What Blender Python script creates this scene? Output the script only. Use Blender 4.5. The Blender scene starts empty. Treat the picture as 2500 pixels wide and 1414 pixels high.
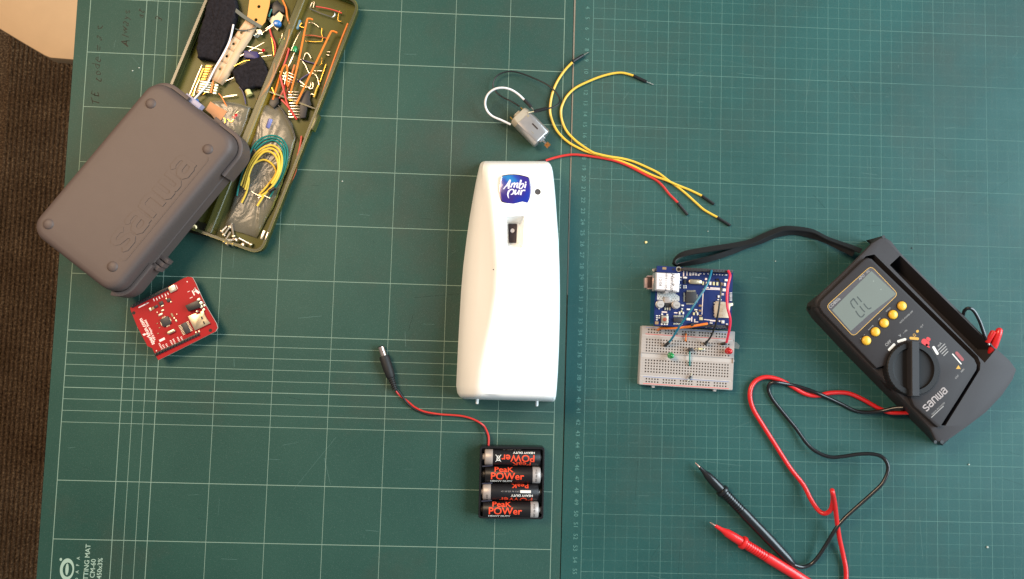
import bpy, bmesh, math, random
from mathutils import Vector, Matrix, Euler
random.seed(7)
R = math.radians
scene = bpy.context.scene
S = 0.001                                   # everything below is written in millimetres

# ---------------------------------------------------------------- camera
CAM = Vector((365.2, -252.6, 709.9))
ROT = Euler((0.0703, -0.0356, 0.0300), 'XYZ')
FPX = 1934.7                                # focal length in pixels of a 2500 px wide frame
cd = bpy.data.cameras.new('camera'); cam = bpy.data.objects.new('camera', cd)
scene.collection.objects.link(cam); scene.camera = cam
cam.location = CAM * S; cam.rotation_euler = ROT
cd.sensor_width = 36; cd.lens = 36 * FPX / 2500; cd.clip_start = 0.01; cd.clip_end = 20

# ---------------------------------------------------------------- light
world = bpy.data.worlds.new('World'); scene.world = world; world.use_nodes = True
wb = world.node_tree.nodes['Background']; wb.inputs[0].default_value = (0.80, 0.90, 1.0, 1); wb.inputs[1].default_value = 0.24

def area(name, loc, aim, size, power, col):
    l = bpy.data.lights.new(name, 'AREA'); l.shape = 'RECTANGLE'; l.size, l.size_y = size; l.energy = power; l.color = col
    o = bpy.data.objects.new(name, l); scene.collection.objects.link(o)
    o.location = Vector(loc) * S
    o.rotation_euler = (Vector(aim) - Vector(loc)).to_track_quat('-Z', 'Y').to_euler()
area('warm_room_lamp', (-440, 340, 1280), (250, -250, 0), (0.6, 0.6), 27, (1.0, 0.72, 0.46))
area('cool_window_light', (3000, 40, 1720), (450, -250, 0), (2.7, 2.0), 188, (0.74, 0.90, 1.0))

vs = scene.view_settings
vs.view_transform = 'Standard'; vs.look = 'None'; vs.exposure = 0.10; vs.gamma = 1; vs.use_curve_mapping = False
scene.render.engine = 'CYCLES'
scene.cycles.use_denoising = True
scene.cycles.max_bounces = 10; scene.cycles.transparent_max_bounces = 24; scene.cycles.caustics_refractive = False; scene.cycles.caustics_reflective = False

# ---------------------------------------------------------------- pixel of the photograph + height -> point in the place
RM = ROT.to_matrix()
def P(x, y, z=0.0):
    d = RM @ Vector(((x - 1250) / FPX, (707 - y) / FPX, -1.0))
    t = (z - CAM.z) / d.z
    return CAM + d * t
class Crop:
    def __init__(s, ox, oy, k): s.ox, s.oy, s.k = ox, oy, k
    def __call__(s, x, y, z=0.0): return P(s.ox + x / s.k, s.oy + y / s.k, z)
    def mm(s, d, z=0.0): return d / s.k * (CAM.z - z) / FPX
    def path(s, pts, z=0.0): return [s(p[0], p[1], p[2] if len(p) > 2 else z) for p in pts]
    def poly(s, pts, z=0.0): return [s(p[0], p[1], z).to_2d() for p in pts]
cBOX = Crop(400, 0, 4.04); cBX2 = Crop(400, 300, 4.04); cBXa = Crop(420, 160, 8.32); cBXb = Crop(640, 160, 8.318); cBXc = Crop(560, 0, 7.07); cBXd = Crop(480, 420, 6.425)
cCASE = Crop(80, 180, 2.4375); cRED = Crop(290, 650, 5.656); cDSP = Crop(1080, 370, 2.209); cLOGO = Crop(1205, 415, 14.14); cREC = Crop(1215, 515, 14.14)
cMOT = Crop(1150, 100, 4.418); cJMP = Crop(1300, 350, 4.808); cBAT = Crop(1130, 1060, 6.146); cPLG = Crop(880, 820, 4.875)
cBRD = Crop(1540, 620, 4.04); cSHD = Crop(1580, 640, 8.317); cMTR = Crop(1940, 550, 2.525); cMTa = Crop(1960, 560, 4.713); cMTb = Crop(2100, 780, 4.56); cLCD = Crop(2020, 640, 8.836)
cLED = Crop(1660, 900, 2.752); cSTR = Crop(1640, 540, 4.63); cPX = Crop(0, 0, 1)

# ---------------------------------------------------------------- materials
def lin(c):
    return tuple((v / 255 / 12.92) if v / 255 <= 0.04045 else ((v / 255 + 0.055) / 1.055) ** 2.4 for v in c)
MATS = {}
def pm(name, rgb, rough=0.5, metal=0.0, var=0.10, vs=120.0, bump=0.0, bs=900.0, spec=0.5, coat=0.0, rv=0.0, trans=0.0, sss=0.0, alpha=1.0):
    """principled material with a little colour and gloss variation"""
    if name in MATS: return MATS[name]
    m = bpy.data.materials.new(name); m.use_nodes = True
    nt = m.node_tree; b = nt.nodes['Principled BSDF']; N = nt.nodes.new; Lk = nt.links.new
    c = lin(rgb)
    tc = N('ShaderNodeTexCoord')
    nz = N('ShaderNodeTexNoise'); nz.inputs['Scale'].default_value = vs; nz.inputs['Detail'].default_value = 5; nz.inputs['Roughness'].default_value = 0.65
    Lk(tc.outputs['Object'], nz.inputs['Vector'])
    mx = N('ShaderNodeMix'); mx.data_type = 'RGBA'
    mx.inputs[6].default_value = tuple(max(0, v * (1 - var)) for v in c) + (1,)
    mx.inputs[7].default_value = tuple(min(1, v * (1 + var)) for v in c) + (1,)
    Lk(nz.outputs['Fac'], mx.inputs[0]); Lk(mx.outputs[2], b.inputs['Base Color'])
    b.inputs['Metallic'].default_value = metal; b.inputs['Specular IOR Level'].default_value = spec
    b.inputs['Coat Weight'].default_value = coat; b.inputs['Coat Roughness'].default_value = 0.12
    b.inputs['Transmission Weight'].default_value = trans; b.inputs['Alpha'].default_value = alpha
    if sss: b.inputs['Subsurface Weight'].default_value = sss; b.inputs['Subsurface Radius'].default_value = (0.002, 0.002, 0.002)
    if rv:
        mr = N('ShaderNodeMapRange'); mr.inputs[3].default_value = max(0, rough - rv); mr.inputs[4].default_value = min(1, rough + rv)
        Lk(nz.outputs['Fac'], mr.inputs[0]); Lk(mr.outputs[0], b.inputs['Roughness'])
    else: b.inputs['Roughness'].default_value = rough
    if bump:
        n2 = N('ShaderNodeTexNoise'); n2.inputs['Scale'].default_value = bs; n2.inputs['Detail'].default_value = 3
        Lk(tc.outputs['Object'], n2.inputs['Vector'])
        bp = N('ShaderNodeBump'); bp.inputs['Strength'].default_value = bump; bp.inputs['Distance'].default_value = 0.0004
        Lk(n2.outputs['Fac'], bp.inputs['Height']); Lk(bp.outputs[0], b.inputs['Normal'])
    MATS[name] = m
    return m

def clear_plastic(name, tint, gloss=0.10, rough=0.08, wrinkle=0.0, wscale=60.0, milky=0.0, shine=1.0):
    """thin clear sheet: tinted see-through plus a mirror-like skin and a little milkiness"""
    m = bpy.data.materials.new(name); m.use_nodes = True
    nt = m.node_tree; nt.nodes.clear(); N = nt.nodes.new; Lk = nt.links.new
    out = N('ShaderNodeOutputMaterial'); tr = N('ShaderNodeBsdfTransparent'); gl = N('ShaderNodeBsdfGlossy'); df = N('ShaderNodeBsdfDiffuse')
    tr.inputs[0].default_value = lin(tint) + (1,); gl.inputs['Roughness'].default_value = rough
    gl.inputs[0].default_value = (shine, shine, shine, 1)
    df.inputs[0].default_value = lin(tint) + (1,)
    fr = N('ShaderNodeFresnel'); fr.inputs[0].default_value = 1.5
    ad = N('ShaderNodeMath'); ad.operation = 'ADD'; ad.inputs[1].default_value = gloss * 0.3; ad.use_clamp = True
    Lk(fr.outputs[0], ad.inputs[0])
    m1 = N('ShaderNodeMixShader'); m1.inputs[0].default_value = milky; Lk(tr.outputs[0], m1.inputs[1]); Lk(df.outputs[0], m1.inputs[2])
    m2 = N('ShaderNodeMixShader'); Lk(ad.outputs[0], m2.inputs[0]); Lk(m1.outputs[0], m2.inputs[1]); Lk(gl.outputs[0], m2.inputs[2])
    Lk(m2.outputs[0], out.inputs[0])
    if wrinkle:
        tc = N('ShaderNodeTexCoord'); nz = N('ShaderNodeTexNoise'); nz.inputs['Scale'].default_value = wscale; nz.inputs['Detail'].default_value = 2; nz.inputs['Distortion'].default_value = 1.2
        Lk(tc.outputs['Object'], nz.inputs['Vector'])
        bp = N('ShaderNodeBump'); bp.inputs['Strength'].default_value = wrinkle; bp.inputs['Distance'].default_value = 0.004
        Lk(nz.outputs['Fac'], bp.inputs['Height']); Lk(bp.outputs[0], gl.inputs['Normal'])
    MATS[name] = m
    return m

def print_ink(name, rgb, keep=0.55, soft=0.25, scale=130.0, op=0.8, patch=0.7, pscale=9.0):
    """worn flat print: opacity broken up by noise"""
    m = bpy.data.materials.new(name); m.use_nodes = True
    nt = m.node_tree; b = nt.nodes['Principled BSDF']; N = nt.nodes.new; Lk = nt.links.new
    b.inputs['Base Color'].default_value = lin(rgb) + (1,); b.inputs['Roughness'].default_value = 0.7; b.inputs['Specular IOR Level'].default_value = 0.25
    tc = N('ShaderNodeTexCoord'); n1 = N('ShaderNodeTexNoise'); n1.inputs['Scale'].default_value = scale; n1.inputs['Detail'].default_value = 6; n1.inputs['Roughness'].default_value = 0.7
    n2 = N('ShaderNodeTexNoise'); n2.inputs['Scale'].default_value = pscale; n2.inputs['Detail'].default_value = 3
    Lk(tc.outputs['Object'], n1.inputs['Vector']); Lk(tc.outputs['Object'], n2.inputs['Vector'])
    a = N('ShaderNodeMath'); a.operation = 'MULTIPLY_ADD'; a.inputs[1].default_value = patch; Lk(n2.outputs['Fac'], a.inputs[0]); Lk(n1.outputs['Fac'], a.inputs[2])
    mr = N('ShaderNodeMapRange'); sh_ = (patch - 0.7) * 0.5; mr.inputs[1].default_value = 1.0 + sh_ - keep * 0.55 - soft; mr.inputs[2].default_value = 1.0 + sh_ - keep * 0.55 + soft; mr.inputs[3].default_value = 0; mr.inputs[4].default_value = op
    Lk(a.outputs[0], mr.inputs[0]); Lk(mr.outputs[0], b.inputs['Alpha'])
    MATS[name] = m
    return m

# ---------------------------------------------------------------- mesh helpers: a shape is (verts, faces) in mm
def V3(p, z=None): return Vector((p[0], p[1], p[2] if z is None else z))
def J(*sh):
    vs_, fs_ = [], []
    for v, f in sh:
        o = len(vs_); vs_ += list(v); fs_ += [tuple(i + o for i in q) for q in f]
    return vs_, fs_
def XF(sh, f): return [Vector(f(v)) for v in sh[0]], sh[1]
def loft(rings, cap0=True, cap1=True, closed=True):
    n = len(rings[0]); v = [Vector(p) for r in rings for p in r]; f = []
    for i in range(len(rings) - 1):
        for j in range(n if closed else n - 1):
            k = (j + 1) % n
            f.append((i * n + j, i * n + k, (i + 1) * n + k, (i + 1) * n + j))
    if cap0: f.append(tuple(range(n - 1, -1, -1)))
    if cap1: f.append(tuple(range((len(rings) - 1) * n, len(rings) * n)))
    return v, f
def area2(poly): return sum(poly[i][0] * poly[(i + 1) % len(poly)][1] - poly[(i + 1) % len(poly)][0] * poly[i][1] for i in range(len(poly)))
def ccw(poly): return list(poly) if area2(poly) > 0 else list(reversed(poly))
def inset(poly, d):
    n = len(poly); out = []
    for i in range(n):
        a, b, c = Vector(poly[i - 1][:2]), Vector(poly[i][:2]), Vector(poly[(i + 1) % n][:2])
        e1 = (b - a).normalized(); e2 = (c - b).normalized()
        n1 = Vector((-e1.y, e1.x)); n2 = Vector((-e2.y, e2.x))
        m = n1 + n2
        m = m.normalized() if m.length > 1e-6 else n1
        k = max(0.45, m.dot(n1))
        out.append(b + m * (d / k))
    return out
def prism(poly, z0, z1, bev=0.0, bot=0.0):
    poly = ccw(poly); rg = []
    if bot: rg.append([V3(p, z0) for p in inset(poly, bot)]); rg.append([V3(p, z0 + bot) for p in poly])
    else: rg.append([V3(p, z0) for p in poly])
    if bev:
        rg.append([V3(p, z1 - bev) for p in poly])
        rg.append([V3(p, z1 - bev * 0.3) for p in inset(poly, bev * 0.3)])
        rg.append([V3(p, z1) for p in inset(poly, bev)])
    else: rg.append([V3(p, z1) for p in poly])
    return loft(rg)
def rrect(w, h, r, n=5, cx=0, cy=0):
    out = []
    for sx, sy, a0 in ((1, 1, 0), (-1, 1, 90), (-1, -1, 180), (1, -1, 270)):
        for i in range(n + 1):
            a = R(a0 + 90 * i / n)
            out.append(Vector((cx + sx * (w / 2 - r) + r * math.cos(a), cy + sy * (h / 2 - r) + r * math.sin(a))))
    return out
def circ(cx, cy, r, n=20): return [Vector((cx + r * math.cos(2 * math.pi * i / n), cy + r * math.sin(2 * math.pi * i / n))) for i in range(n)]
def box(cx, cy, z0, sx, sy, sz, bev=0.0):
    return prism([(cx - sx / 2, cy - sy / 2), (cx + sx / 2, cy - sy / 2), (cx + sx / 2, cy + sy / 2), (cx - sx / 2, cy + sy / 2)], z0, z0 + sz, bev)
def smooth(pts, k=6, closed=False):
    pts = [Vector(p) for p in pts]; n = len(pts); out = []
    for i in range(n if closed else n - 1):
        if closed: p0, p1, p2, p3 = pts[i - 1], pts[i], pts[(i + 1) % n], pts[(i + 2) % n]
        else: p0, p1, p2, p3 = pts[max(i - 1, 0)], pts[i], pts[i + 1], pts[min(i + 2, n - 1)]
        for j in range(k):
            t = j / k
            out.append(0.5 * ((2 * p1) + (p2 - p0) * t + (2 * p0 - 5 * p1 + 4 * p2 - p3) * t * t + (3 * p1 - p0 - 3 * p2 + p3) * t ** 3))
    if not closed: out.append(pts[-1])
    return out
def tube(path, r, n=8, k=5):
    """round wire along a smoothed path; r a number or one radius for each given point"""
    m = len(path)
    rr = r if isinstance(r, (list, tuple)) else [r] * m
    pts = smooth(path, k) if k > 1 else [Vector(p) for p in path]
    rad = []
    for i in range(len(pts)):
        t = i / max(1, k); a = min(int(t), m - 1); b = min(a + 1, m - 1); rad.append(rr[a] + (rr[b] - rr[a]) * (t - a))
    rings = []; t0 = (pts[1] - pts[0]).normalized()
    up = Vector((0, 0, 1)) if abs(t0.z) < 0.9 else Vector((1, 0, 0))
    u = t0.cross(up).normalized()
    for i, p in enumerate(pts):
        t = (pts[min(i + 1, len(pts) - 1)] - pts[max(i - 1, 0)])
        t = t.normalized() if t.length > 1e-9 else t0
        u = (u - t * u.dot(t)); u = u.normalized() if u.length > 1e-6 else t.orthogonal().normalized()
        w = t.cross(u)
        rings.append([p + (u * math.cos(2 * math.pi * j / n) + w * math.sin(2 * math.pi * j / n)) * rad[i] for j in range(n)])
    return loft(rings)
def lathe(p0, p1, prof, n=18, flat=None):
    """prof: (distance along p0->p1 in mm, radius)"""
    p0, p1 = Vector(p0), Vector(p1); t = (p1 - p0).normalized()
    up = Vector((0, 0, 1)) if abs(t.z) < 0.9 else Vector((0, 1, 0))
    u = t.cross(up).normalized(); w = u.cross(t)
    rings = []
    for d, r in prof:
        rings.append([p0 + t * d + u * (r * math.cos(2 * math.pi * j / n)) + w * (r * math.sin(2 * math.pi * j / n)) for j in range(n)])
    return loft(rings)
def dome(c, r, h, n=16, m=4, zb=None):
    c = Vector(c); rings = []
    for i in range(m + 1):
        a = math.pi / 2 * i / m * 0.97
        rings.append([Vector((c.x + r * math.cos(a) * math.cos(2 * math.pi * j / n), c.y + r * math.cos(a) * math.sin(2 * math.pi * j / n), c.z + h * math.sin(a))) for j in range(n)])
    return loft(rings)
def stroke(pts, w, z0, z1, k=1):
    """flat ribbon of lettering, with thickness"""
    pts = [Vector(p[:2]) for p in (smooth(pts, k) if k > 1 else pts)]
    ws = w if isinstance(w, (list, tuple)) else [w] * len(pts)
    if len(ws) != len(pts): ws = [ws[min(len(ws) - 1, int(i * len(ws) / len(pts)))] for i in range(len(pts))]
    L, Rr = [], []
    for i, p in enumerate(pts):
        d1 = (p - pts[i - 1]).normalized() if i else (pts[1] - p).normalized()
        d2 = (pts[i + 1] - p).normalized() if i < len(pts) - 1 else d1
        nn = Vector((-d1.y - d2.y, d1.x + d2.x)); nn = nn.normalized() if nn.length > 1e-6 else Vector((-d1.y, d1.x))
        kk = max(0.6, nn.dot(Vector((-d1.y, d1.x))))
        L.append(p + nn * ws[i] / 2 / kk); Rr.append(p - nn * ws[i] / 2 / kk)
    rings = [[V3(l, z0), V3(r, z0), V3(r, z1), V3(l, z1)] for l, r in zip(L, Rr)]
    return loft(rings)
def ribbon(path, width, thick, tilt, k=5):
    """flat band; tilt = angle of its width from lying flat, one per point"""
    m = len(path); pts = smooth(path, k); rings = []
    for i, p in enumerate(pts):
        t = (pts[min(i + 1, len(pts) - 1)] - pts[max(i - 1, 0)]).normalized()
        s = Vector((-t.y, t.x, 0)).normalized(); up = t.cross(s) * -1
        up = Vector((0, 0, 1)) if up.length < 1e-6 else up.normalized()
        if up.z < 0: up = -up
        f = i / k; a = min(int(f), m - 1); b = min(a + 1, m - 1); an = R(tilt[a] + (tilt[b] - tilt[a]) * (f - a))
        wv = s * math.cos(an) + up * math.sin(an); hv = up * math.cos(an) - s * math.sin(an)
        rings.append([p - wv * width / 2 - hv * thick / 2, p + wv * width / 2 - hv * thick / 2, p + wv * width / 2 + hv * thick / 2, p - wv * width / 2 + hv * thick / 2])
    return loft(rings)

class Frame:
    """a flat local frame: origin in mm, x axis from a to b"""
    def __init__(s, o, a, b):
        s.o = Vector((o[0], o[1])); d = (Vector((b[0], b[1])) - Vector((a[0], a[1]))).normalized(); s.x = d; s.y = Vector((-d.y, d.x))
    def __call__(s, v): 
        q = s.o + s.x * v[0] + s.y * v[1]
        return Vector((q.x, q.y, v[2] if len(v) > 2 else 0))
    def inv(s, p):
        d = Vector((p[0], p[1])) - s.o
        return Vector((d.dot(s.x), d.dot(s.y)))
    def box(s, c, sx, sy, z0, sz, bev=0.0, rot=0):
        """box centred on world point c, aligned with the frame"""
        l = s.inv(c); sh = box(0, 0, z0, sx, sy, sz, bev); a = R(rot)
        return XF(sh, lambda v: s((l.x + v.x * math.cos(a) - v.y * math.sin(a), l.y + v.x * math.sin(a) + v.y * math.cos(a), v.z)))
    def pr(s, c, poly, z0, z1, bev=0.0):
        l = s.inv(c)
        return XF(prism(poly, z0, z1, bev), lambda v: s((l.x + v.x, l.y + v.y, v.z)))

# ---------------------------------------------------------------- objects
COL = scene.collection
BASE = {}
def mesh(name, sh, smooth_deg=35):
    me = bpy.data.meshes.new(name)
    me.from_pydata([tuple(v) for v in sh[0]], [], sh[1]); me.validate()
    return me
def finish(me, deg):
    bm = bmesh.new(); bm.from_mesh(me)
    bmesh.ops.recalc_face_normals(bm, faces=bm.faces)
    for f in bm.faces: f.smooth = True
    for e in bm.edges:
        if len(e.link_faces) == 2 and e.calc_face_angle(0) > R(deg): e.smooth = False
    bm.to_mesh(me); bm.free()
def obj(name, sh, mat, parent=None, deg=35, base=None, **tags):
    """one mesh object; coordinates come in world mm and are stored relative to its thing's base"""
    if parent is not None: b = BASE[parent.name]
    elif base is not None: b = Vector(base)
    else:
        b = Vector((sum(v[0] for v in sh[0]) / len(sh[0]), sum(v[1] for v in sh[0]) / len(sh[0]), min(v[2] for v in sh[0])))
    me = mesh(name, ([(Vector(v) - b) * S for v in sh[0]], sh[1]))
    finish(me, deg)
    me.materials.append(MATS[mat] if isinstance(mat, str) else mat)
    o = bpy.data.objects.new(name, me); COL.objects.link(o)
    if parent is not None: o.parent = parent
    else: o.location = b * S
    BASE[o.name] = b
    for k, v in tags.items(): o[k] = v
    return o
def thing(name, base, label, category, group=None):
    o = bpy.data.objects.new(name, None); COL.objects.link(o); o.empty_display_size = 0.01
    b = Vector((base[0], base[1], base[2] if len(base) > 2 else 0)); o.location = b * S; BASE[o.name] = b
    o['label'] = label; o['category'] = category
    if group: o['group'] = group
    return o
def tag(o, label, category, group=None):
    o['label'] = label; o['category'] = category
    if group: o['group'] = group
    return o
def cut(o, *shapes):
    """carve solids out of a mesh object for good"""
    for i, sh in enumerate(shapes):
        c = obj('cutter', sh, o.data.materials[0], None, base=(0, 0, 0))
        md = o.modifiers.new('cut', 'BOOLEAN'); md.operation = 'DIFFERENCE'; md.object = c; md.solver = 'EXACT'
        bpy.context.view_layer.update()
        me = bpy.data.meshes.new_from_object(o.evaluated_get(bpy.context.evaluated_depsgraph_get()))
        o.modifiers.clear(); old = o.data; nm = old.name; o.data = me; bpy.data.meshes.remove(old); me.name = nm
        bpy.data.objects.remove(c)
    finish(o.data, 36)
def text(s, size, bold=0.0, align='CENTER', shear=0.0, spacing=1.0, sx=1.0, depth=0.0):
    """lettering as a flat shape in mm round the origin, baseline centred on y = 0; size = cap height in mm"""
    cu = bpy.data.curves.new('lettering', 'FONT'); cu.body = s; cu.size = 1.0; cu.align_x = align; cu.offset = bold; cu.shear = shear; cu.space_character = spacing; cu.resolution_u = 3
    cu.extrude = 0
    o = bpy.data.objects.new('lettering', cu)
    me = o.to_mesh(); k = size / 0.70
    v = [Vector((p.co.x * k * sx, p.co.y * k - size / 2, 0)) for p in me.vertices]; f = [tuple(q.vertices) for q in me.polygons]
    o.to_mesh_clear(); bpy.data.objects.remove(o); bpy.data.curves.remove(cu)
    return v, f
def put(sh, o, ang, z):
    """place flat lettering at world point o, turned by ang radians, at height z"""
    c, s_ = math.cos(ang), math.sin(ang)
    return [Vector((o[0] + v.x * c - v.y * s_, o[1] + v.x * s_ + v.y * c, z + v.z)) for v in sh[0]], sh[1]
def solid(sh, h):
    """give flat lettering thickness h below"""
    me = bpy.data.meshes.new('t'); me.from_pydata([tuple(v) for v in sh[0]], [], sh[1]); bm = bmesh.new(); bm.from_mesh(me)
    bmesh.ops.remove_doubles(bm, verts=bm.verts, dist=0.001)
    r = bmesh.ops.extrude_face_region(bm, geom=list(bm.faces))
    for g in r['geom']:
        if isinstance(g, bmesh.types.BMVert): g.co.z += h
    bm.verts.index_update()
    out = ([v.co.copy() for v in bm.verts], [tuple(v.index for v in f.verts) for f in bm.faces]); bm.free(); bpy.data.meshes.remove(me)
    return out
def slice_y(sh, step):
    me = bpy.data.meshes.new('t'); me.from_pydata([tuple(v) for v in sh[0]], [], sh[1]); bm = bmesh.new(); bm.from_mesh(me)
    y0 = min(v.co.y for v in bm.verts); y1 = max(v.co.y for v in bm.verts); y = y0 + step
    while y < y1:
        bmesh.ops.bisect_plane(bm, geom=list(bm.verts) + list(bm.edges) + list(bm.faces), plane_co=(0, y, 0), plane_no=(0, 1, 0)); y += step
    bm.verts.index_update()
    out = ([v.co.copy() for v in bm.verts], [tuple(v.index for v in f.verts) for f in bm.faces]); bm.free(); bpy.data.meshes.remove(me)
    return out
GLY = {'s': [[(.75, .82), (.6, .95), (.25, .95), (.1, .85), (.1, .66), (.22, .55), (.58, .46), (.72, .36), (.72, .16), (.58, .05), (.2, .05), (.04, .18)]],
       'a': [[(.08, .82), (.2, .95), (.55, .95), (.72, .84), (.72, 0)], [(.72, .56), (.24, .55), (.08, .42), (.08, .17), (.22, .05), (.55, .05), (.7, .16)]],
       'n': [[(.1, 0), (.1, 1)], [(.1, .8), (.24, .95), (.58, .95), (.74, .84), (.74, 0)]],
       'w': [[(.08, 1), (.08, .17), (.2, .05), (.38, .05), (.5, .17), (.5, 1)], [(.5, .17), (.62, .05), (.8, .05), (.92, .17), (.92, 1)]]}
def logo_word(h, zt, wd=0.19):
    """the rounded lower-case maker's word, x height h, left end at origin"""
    x = 0; parts = []; i = 0
    for ch in 'sanwa':
        for s_ in GLY[ch]:
            parts.append(stroke([((x + a) * h, b * h) for a, b in s_], wd * h, 0, zt + i * 0.01)); i += 1
        x += 1.14 if ch == 'w' else 0.96
    return J(*parts), x * h

# ================================================================ materials used all over
pm('black_plastic', (24, 24, 25), 0.45, var=0.2); pm('black_rubber', (22, 22, 23), 0.6, var=0.25, bump=0.15)
pm('steel', (190, 186, 180), 0.28, 1.0, var=0.12, rv=0.1); pm('tinned', (215, 205, 190), 0.3, 1.0, var=0.1); pm('gold_pin', (226, 178, 82), 0.3, 1.0, var=0.12)
pm('brass', (196, 140, 84), 0.35, 1.0, var=0.1); pm('white_print', (225, 222, 214), 0.6, var=0.06); pm('grey_print', (150, 146, 143), 0.6, var=0.1)
pm('yellow_wire', (226, 186, 66), 0.38, var=0.08); pm('red_wire', (196, 50, 44), 0.4, var=0.1); pm('orange_wire', (232, 122, 40), 0.4, var=0.1); pm('rust_wire', (170, 74, 36), 0.45, var=0.12)
pm('teal_wire', (20, 116, 106), 0.4, var=0.1); pm('navy_wire', (42, 40, 92), 0.4, var=0.1); pm('white_wire', (228, 224, 226), 0.4, var=0.05); pm('pink_wire', (226, 50, 78), 0.4, var=0.1)
pm('chip_black', (40, 38, 40), 0.5, var=0.15); pm('cream_plastic', (214, 196, 132), 0.45, var=0.06)

# ================================================================ the setting
def carpet():
    m = bpy.data.materials.new('ribbed_carpet'); m.use_nodes = True
    nt = m.node_tree; b = nt.nodes['Principled BSDF']; N = nt.nodes.new; Lk = nt.links.new
    tc = N('ShaderNodeTexCoord'); n1 = N('ShaderNodeTexNoise'); n1.inputs['Scale'].default_value = 260; n1.inputs['Detail'].default_value = 4; n1.inputs['Roughness'].default_value = 0.8
    n2 = N('ShaderNodeTexNoise'); n2.inputs['Scale'].default_value = 12; n2.inputs['Detail'].default_value = 3
    Lk(tc.outputs['Object'], n1.inputs['Vector']); Lk(tc.outputs['Object'], n2.inputs['Vector'])
    cr = N('ShaderNodeValToRGB'); e = cr.color_ramp.elements
    e[0].position = 0.33; e[0].color = lin((40, 29, 20)) + (1,); e[1].position = 0.72; e[1].color = lin((156, 130, 98)) + (1,)
    k = e.new(0.52); k.color = lin((97, 76, 56)) + (1,)
    Lk(n1.outputs['Fac'], cr.inputs[0])
    mx = N('ShaderNodeMix'); mx.data_type = 'RGBA'; mx.blend_type = 'MULTIPLY'; mx.inputs[0].default_value = 0.6
    c2 = N('ShaderNodeValToRGB'); c2.color_ramp.elements[0].color = (0.55, 0.5, 0.45, 1); c2.color_ramp.elements[1].color = (1, 1, 1, 1); c2.color_ramp.elements[0].position = 0.35; c2.color_ramp.elements[1].position = 0.65
    Lk(n2.outputs['Fac'], c2.inputs[0]); Lk(cr.outputs[0], mx.inputs[6]); Lk(c2.outputs[0], mx.inputs[7]); Lk(mx.outputs[2], b.inputs['Base Color'])
    b.inputs['Roughness'].default_value = 0.95; b.inputs['Specular IOR Level'].default_value = 0.1
    bp = N('ShaderNodeBump'); bp.inputs['Strength'].default_value = 0.9; bp.inputs['Distance'].default_value = 0.004
    Lk(n1.outputs['Fac'], bp.inputs['Height']); Lk(bp.outputs[0], b.inputs['Normal'])
    return m
MATS['carpet'] = carpet()
FL = -743.0
rib = []
x = -520.0
while x < 60: rib += [(x, 0.0), (x + 1.6, 3.6), (x + 3.4, 4.6), (x + 5.4, 4.2), (x + 7.2, 0.4)]; x += 8.4
prof = [(-2500.0, 0.0)] + rib + [(3000.0, 0.0)]
fl = loft([[Vector((a, yy, FL + h)) for a, h in prof] for yy in (2000.0, -2500.0)], False, False, False)
obj('floor', fl, 'carpet', base=(0, 0, FL), kind='structure')

# table under the mats
t = thing('work_table', (520, -200, FL), 'plain pale wooden table top hidden under the green mats', 'table')
pm('table_wood', (186, 162, 128), 0.5, var=0.2, vs=30)
obj('tabletop', prism([(-4, 118), (-4, -600), (1150, -600), (1150, 118)], -30, -3.0, 1.0), 'table_wood', t)
for a, b in ((40, 70), (40, -540), (1090, 70), (1090, -540)): obj('leg', box(a, b, FL + 2.6, 45, 45, -30 - FL - 2.7), 'table_wood', t)

# tan seat beside the table
pm('tan_board', (184, 152, 114), 0.6, var=0.10, vs=25, bump=0.1)
t = thing('tan_stool', P(80, -60, FL), 'tan stool seat with a cut corner beside the table, over the carpet', 'stool')
zt = -290
sp = [P(x, y, zt).to_2d() for x, y in ((-190, -60), (-60, 34), (0, 71), (60, 107), (108, 135), (122, 141), (205, 148), (330, 150), (330, -190), (-190, -190))]
obj('seat', prism(sp, zt - 18, zt, 1.5), 'tan_board', t)
for x, y in ((-120, -120), (-40, -20), (250, 80), (250, -150)):
    q = P(x, y, zt); obj('leg', prism(circ(q.x, q.y, 12, 12), FL + 2.6, zt - 18.1), 'tan_board', t)

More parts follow.
